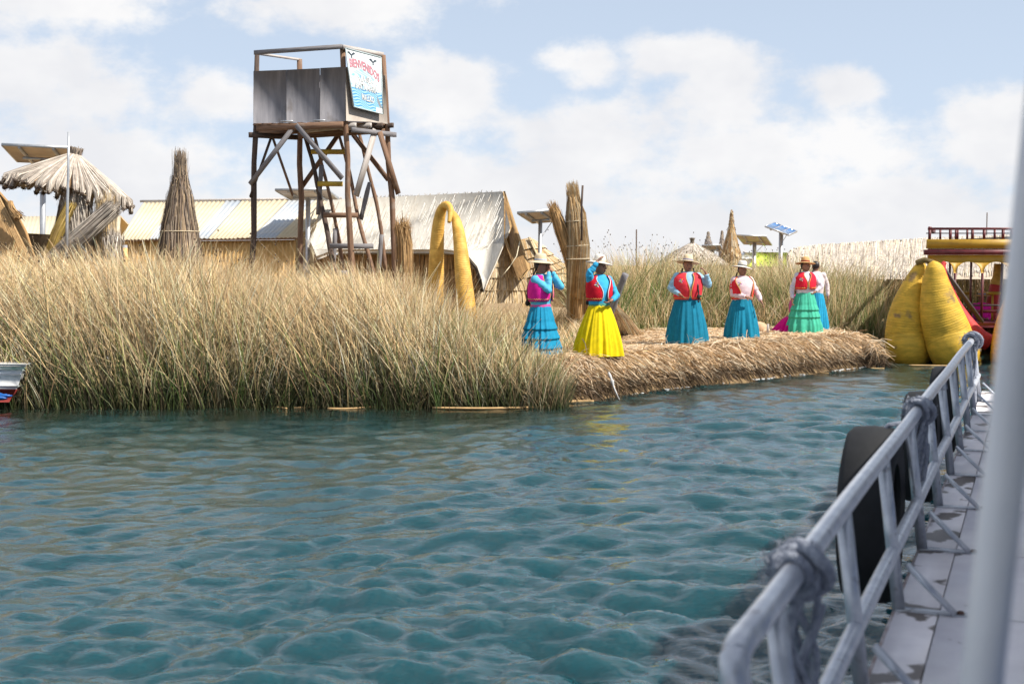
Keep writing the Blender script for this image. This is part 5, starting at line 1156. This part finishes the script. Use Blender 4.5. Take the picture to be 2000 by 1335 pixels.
mb = MB(); pts = [P(1189, 728, 19.6), P(1195, 742, 19.45), P(1199, 756, 19.38), P(1206, 772, 19.3), P(1210, 780, 19.27)]
mb.tube(spline(pts, 6), np.interp(np.arange(25), [0, 6, 12, 18, 24], [.02, .024, .014, .008, .006]) * (1 + .2 * RS.randn(25)), 9); solo(mb, 'rag', mat('grey_rag', (.5, .5, .5)), 'white rag caught in the straw at the landing edge', 'rag')

# floating stems and foam along the waterline
mb = MB()
def strand(pts, r, c): mb.tube(spline([np.array([*G(a, b_, .012)[:2], .012]) for a, b_ in pts], 6), r, 5, col=c)
for pts, r in (([(-60, 783), (60, 781), (200, 786), (320, 790)], .018), ([(366, 794), (480, 790), (560, 797)], .013), ([(575, 796), (700, 792), (770, 790), (690, 797), (640, 797)], .013), ([(845, 796), (960, 797), (1070, 793), (1110, 784), (1160, 783)], .018), ([(600, 789), (640, 790)], .012), ([(1690, 716), (1712, 716)], .014), ([(1775, 713), (1850, 714)], .016), ([(1700, 719), (1727, 719)], .01), ([(1597, 727), (1618, 729)], .012)): strand(pts, r, (.58, .38, .18))
solo(mb, 'floating_reeds', M_straw, 'loose reed stems floating at the waterline', kind='stuff')
mb = MB(); n = 190; tt_ = RS.rand(n) ** .8; x = 1.4 + 5.6 * tt_; y = shore(x) - .02 - np.abs(RS.randn(n)) * .09; k = (np.sin(x * 3.1) + np.sin(x * 7.3) + RS.randn(n) * .5) > .3; x, y = x[k], y[k]
for a, b_ in zip(x, y): r_ = RS.uniform(.004, .018); mb.ell((a, b_, .02), (r_ * 1.8, r_ * 1.3, r_ * .5), None, 6, 4)
solo(mb, 'foam', M_foam, 'white foam flecks where water laps the straw edge', kind='stuff')

# small white dinghy at the left
dg_ = thing('rowing_boat', P(0, 778, 18.2) * [1, 1, 0], 'stern of a small white boat with green gunwale at the reeds', 'boat')
sec = [(711, 722, (.55, .6, .58), 'gunwale', M_white), (0, 0, 0, 0, 0)]
def slab(y0, y1, xr0, xr1, m, name, off=0):
    a = P(-260, y0, 17.1 - off); b2 = P(xr0, y0, 18.2 - off); c2 = P(xr1, y1, 18.2 - off + .03); d2 = P(-260, y1, 17.1 - off + .03)
    mb = MB(); mb.prism([a, b2, c2, d2], (-.03, .9, 0)); put(mb, name, m, dg_)
slab(711, 715, 51, 49.5, M_white, 'gunwale', .05); slab(715.2, 723, 49, 46, mat('green_paint', (.30, .50, .40), (.7, .75, .72), scale=9, rough=.5), 'green_strake', .02); slab(723.2, 731, 45, 41, mat('bluegrey_paint', (.55, .62, .72), (.75, .78, .8), scale=9), 'blue_strake')
slab(731.2, 753, 42, 36, M_white, 'hull_side'); slab(753.2, 760, 35.5, 32, mat('palegrey_paint', (.6, .68, .70)), 'lower_strake'); slab(760.2, 785, 31.5, 18, mat('red_paint', (.30, .035, .03)), 'bottom')
blob(P(-8, 774, 17.9), (.2, .07, .045), mat('blue_plastic', (.01, .12, .45), rough=.4), 'blue_bag', 'bright blue plastic float beside the white boat', 'float', 8)

# ---------------------------------------------------------------- our own boat: deck, railing, cabin
uv = unit(np.array([1020 / F * cp ** 0, 1, 0])); uv = unit(np.array([(2020 - 1000) / F, cp + (667.5 - HZ) / F * sp, 0])); nl = np.array([-uv[1], uv[0], 0])
DZ = .65
def bo(s, l, z): return uv * s + nl * l + np.array([0, 0, z])
ob = thing('passenger_boat', bo(6, 0, 0), 'side deck and aluminium railing of the boat the picture is taken from', 'boat')
S0, S1 = -2.5, 15.4
mb = MB()
hp_ = [(.50, DZ - .045), (.50, .30), (.42, .0), (.25, -.35), (-2.6, -.35), (-2.6, DZ - .045)]
V_ = [bo(S0, l, z) for l, z in hp_] + [bo(S1 - 1.2, l, z) for l, z in hp_] + [bo(S1 + 1.0, min(l, -.6) if l > 0 else l + .6, z) for l, z in hp_]; k = len(hp_)
mb.add(V_, [list(range(k))] + [[i + q * k, (i + 1) % k + q * k, (i + 1) % k + (q + 1) * k, i + (q + 1) * k] for q in (0, 1) for i in range(k)] + [[2 * k + i for i in range(k)][::-1]]); put(mb, 'hull', M_hull, ob)
posts = [3.15 + 1.235 * k for k in range(0, 10)]
cuts = [S0, -.6, .6, 1.9] + posts + [S1]
cuts = [c_ for c_ in cuts if c_ <= S1]
for i in range(len(cuts) - 1):
    a0, a1 = cuts[i] + .004, cuts[i + 1] - .004
    for (l0, l1, mm, dz) in ((.512, .34, M_deck2, 0), (.334, -.02, M_deck, .002), (-.026, -.30, M_deck, .006)):
        mb = MB(); q = [bo(a0, l0, DZ - .03 + dz), bo(a1, l0, DZ - .03 + dz), bo(a1, l1, DZ - .03 + dz), bo(a0, l1, DZ - .03 + dz)]; mb.prism(q, (0, 0, .03)); put(mb, 'deck_board', mm, ob)
mb = MB(); mb.prism([bo(S0, .50, DZ - .05), bo(S1, .50, DZ - .05), bo(S1, -.3, DZ - .05), bo(S0, -.3, DZ - .05)], (0, 0, .012)); put(mb, 'deck_base', M_black, ob)
mb = MB(); mb.beam(bo(S0, .513, DZ - .045), bo(S1, .513, DZ - .045), .035, .06); put(mb, 'rub_rail', mat('rusty_strip', (.16, .12, .12), (.35, .33, .36), scale=12), ob)
def outl(z): return .50 + (z - DZ) * .118           # the railing flares outboard
ZT = DZ + .66; ZM = DZ + .25
def rail(zz, r, s0, s1, name): mb = MB(); mb.tube([bo(s_, outl(zz), zz + .004 * math.sin(s_ * 1.7)) for s_ in np.linspace(s0, s1, 60)], r, 14); return put(mb, name, M_steel, ob, sm=True)
rail(ZT, .0335, 2.76, 15.0, 'top_rail'); rail(ZM, .030, 2.2, 14.6, 'mid_rail')
mb = MB(); mb.tube(spline([bo(2.78, outl(ZT), ZT), bo(2.70, outl(ZT), ZT - .02), bo(2.66, outl(ZT - .1), ZT - .09), bo(2.64, outl(DZ), DZ)], 6), .034, 12); put(mb, 'end_post', M_steel, ob, sm=True)
for s_ in posts:
    if s_ > 15.1: continue
    mb = MB(); mb.tube([bo(s_, outl(DZ), DZ), bo(s_, outl(ZT - .02), ZT - .02)], .028, 12); put(mb, 'rail_post', M_steel, ob, sm=True)
    mb = MB(); mb.beam(bo(s_, .47, DZ + .20), bo(s_ - .03, .27, DZ + .015), .055, .012, up=(0, 0, 1)); put(mb, 'post_brace', M_steel, ob)
    fp = MB(); fp.prism([bo(s_ - .028, .51, DZ + .004), bo(s_ + .028, .51, DZ + .004), bo(s_ + .028, .225, DZ + .004), bo(s_ - .028, .225, DZ + .004)], (0, 0, .007)); fo = put(fp, 'foot_plate', M_steel, ob)
    mb = MB(); mb.lathe([(.0, .024), (.012, .022), (.017, .012), (.017, .011)], 8, bo(s_, .25, DZ + .0)); put(mb, 'bolt', mat('rust', (.12, .06, .045)), fo)
# out-of-focus awning post beside the camera, cabin side and roof (the shade on the deck comes from them)
a = P(1917, 1335, 1.6); b_ = P(2035, 250, 1.72); dv = (b_ - a); lo_ = a + dv * ((DZ - a[2]) / dv[2]); hi_ = a + dv * ((2.72 - a[2]) / dv[2])
mb = MB(); mb.tube([lo_, hi_], .026, 16); put(mb, 'awning_post', mat('pale_paint', (.86, .84, .86), (.78, .77, .80), scale=5, rough=.35), ob, sm=True)
mb = MB()
hl_ = -.32
mb.prism([bo(-2.5, hl_, DZ), bo(13.2, hl_, DZ), bo(13.2, hl_, DZ + 1.62), bo(-2.5, hl_, DZ + 1.62)], nl * -.06); put(mb, 'cabin_side', M_hull, ob)
mb = MB(); mb.prism([bo(13.15, hl_, DZ), bo(13.15, -2.5, DZ), bo(13.15, -2.5, DZ + 1.61), bo(13.15, hl_, DZ + 1.61)], uv * .06); put(mb, 'cabin_front', M_hull, ob)
mb = MB(); mb.prism([bo(-2.6, -.25, DZ + 1.625), bo(13.3, -.25, DZ + 1.625), bo(13.3, -2.6, DZ + 1.625), bo(-2.6, -2.6, DZ + 1.625)], (0, 0, .06)); put(mb, 'cabin_roof', M_hull, ob)
mb = MB(); mb.prism([bo(-2.6, .12, DZ + 2.07), bo(1.9, .12, DZ + 2.07), bo(1.9, -2.6, DZ + 2.07), bo(-2.6, -2.6, DZ + 2.07)], (0, 0, .05)); put(mb, 'awning', M_hull, ob)
for i in range(6):
    s_ = 1.2 + i * 2
    mb = MB(); mb.prism([bo(s_, hl_ + .004, DZ + .5), bo(s_ + 1.3, hl_ + .004, DZ + .5), bo(s_ + 1.3, hl_ + .004, DZ + 1.05), bo(s_, hl_ + .004, DZ + 1.05)], nl * .01); put(mb, 'window', M_solar_f, ob)
# tyres
def tyre(s_, l_, z_, R_, label, W_=.27):
    c_ = bo(s_, l_, z_); r = thing('tyre_fender', c_ - [0, 0, R_], label, 'tyre', 'tyre fenders along the boat')
    Mx_ = np.stack([uv, np.array([0, 0, 1.]), nl], 1)
    pf = [(R_ * .58, -W_ * .46), (R_ * .80, -W_ * .52), (R_ * .93, -W_ * .47), (R_ * .985, -W_ * .36), (R_, 0), (R_ * .985, W_ * .36), (R_ * .93, W_ * .47), (R_ * .80, W_ * .52), (R_ * .58, W_ * .46), (R_ * .60, W_ * .38), (R_ * .78, W_ * .40), (R_ * .88, 0), (R_ * .78, -W_ * .40), (R_ * .6, -W_ * .38), (R_ * .58, -W_ * .46)]
    mb = MB(); mb.lathe(pf, 56, c_, M=Mx_); put(mb, 'carcass', M_rubber, r, sm=True)
    mb = MB(); mb.tube([c_ + np.array([0, 0, R_ * .8]), c_ + np.array([0, 0, R_ * 1.02]) - nl * W_ * .3, bo(s_, outl(ZM) + .03, max(c_[2] + R_ + .03, ZM)), bo(s_, outl(ZT), ZT)], .014, 7); put(mb, 'hanging_rope', M_rope, r, sm=True)
tyre(6.85, .755, .82, .46, 'big black tyre fender hung outside the nearest railing span', .26)
tyre(9.6, .73, .80, .40, 'second black tyre fender farther along the boat railing', .22)
tyre(12.2, .73, .78, .40, 'farthest black tyre fender near the bow', .22)
# ropes knotted on the rail
def rope_knot(s_, R_, turns, label, hang=None, strands=3):
    c_ = bo(s_, outl(ZT), ZT); r = thing('rope', c_, label, 'rope', 'grey ropes tied to the top rail'); rs_ = np.random.RandomState(int(s_ * 10))
    Wd = R_ * 1.5
    t_ = np.linspace(0, turns * 2 * PI, int(turns * 16)); pts = []
    for i, q in enumerate(t_): rr4 = R_ * (1 + .22 * math.sin(q * .37 + s_) + .1 * rs_.randn() * .5); pts.append(c_ + uv * (Wd * (i / len(t_) - .5) * 1.0 + .012 * math.sin(q * 1.7)) + (nl * math.cos(q) + np.array([0, 0, 1]) * math.sin(q)) * rr4)
    mb = MB(); mb.tube(np.array(pts), .017, 7); put(mb, 'coil', M_rope, r, sm=True)
    mb = MB(); q_ = np.linspace(0, 2 * PI, 20); mb.tube(np.array([c_ + (nl * -.02) + uv * math.sin(a_ * 2) * R_ * .9 + (nl * math.cos(a_) + np.array([0, 0, 1]) * math.sin(a_)) * R_ * 1.35 for a_ in q_]), .019, 7, cap=False); put(mb, 'knot', M_rope, r, sm=True)
    fz = MB(); n2 = 150; an2 = rs_.uniform(0, 2 * PI, n2); du = rs_.uniform(-.7, .7, n2) * R_ * 1.2
    q0 = c_ + uv * du[:, None] + (nl * np.cos(an2)[:, None] + np.array([0, 0, 1]) * np.sin(an2)[:, None]) * R_ * 1.25
    q1 = q0 + (q0 - c_) * .25 + rs_.randn(n2, 3) * .014; q2 = q1 + rs_.randn(n2, 3) * .012 - [0, 0, .01]
    fz.rib(np.stack([q0, q1, q2], 1), .0035, rs_.randn(n2, 3), np.full((n2, 3), .3)); put(fz, 'fibres', M_rope, r)['kind'] = 'stuff'
    for i in range(strands):
        ph_ = rs_.uniform(0, 6); ln_ = hang * rs_.uniform(.7, 1.1); sd = rs_.uniform(-.05, .05)
        pts = [c_ + uv * (sd + .03 * math.sin(q * 5 + ph_)) * 1 + nl * (-.02 - .03 * math.sin(q * 4 + ph_)) + np.array([0, 0, -R_ * .7 - q * ln_]) for q in np.linspace(0, 1, 16)]
        if i % 2 == 0: pts = pts + [pts[-1] + uv * .06 + [0, 0, .02]] + [q + uv * .09 for q in pts[::-1][:12]]
        mb = MB(); mb.tube(spline(pts, 3), .012, 6); put(mb, 'strand', M_rope, r, sm=True)
rope_knot(3.45, .052, 4, 'thick grey rope knotted around the nearest part of the top rail', .40, 4)
rope_knot(7.35, .050, 4, 'grey rope wound round the middle of the top rail with frayed tail', .62, 6)
rope_knot(13.9, .062, 4, 'bundle of grey rope tied at the far end of the top rail', .85, 9)
rope_knot(5.1, .001, .3, 'thin grey cord hanging by the big tyre fender', .3, 1) if False else None
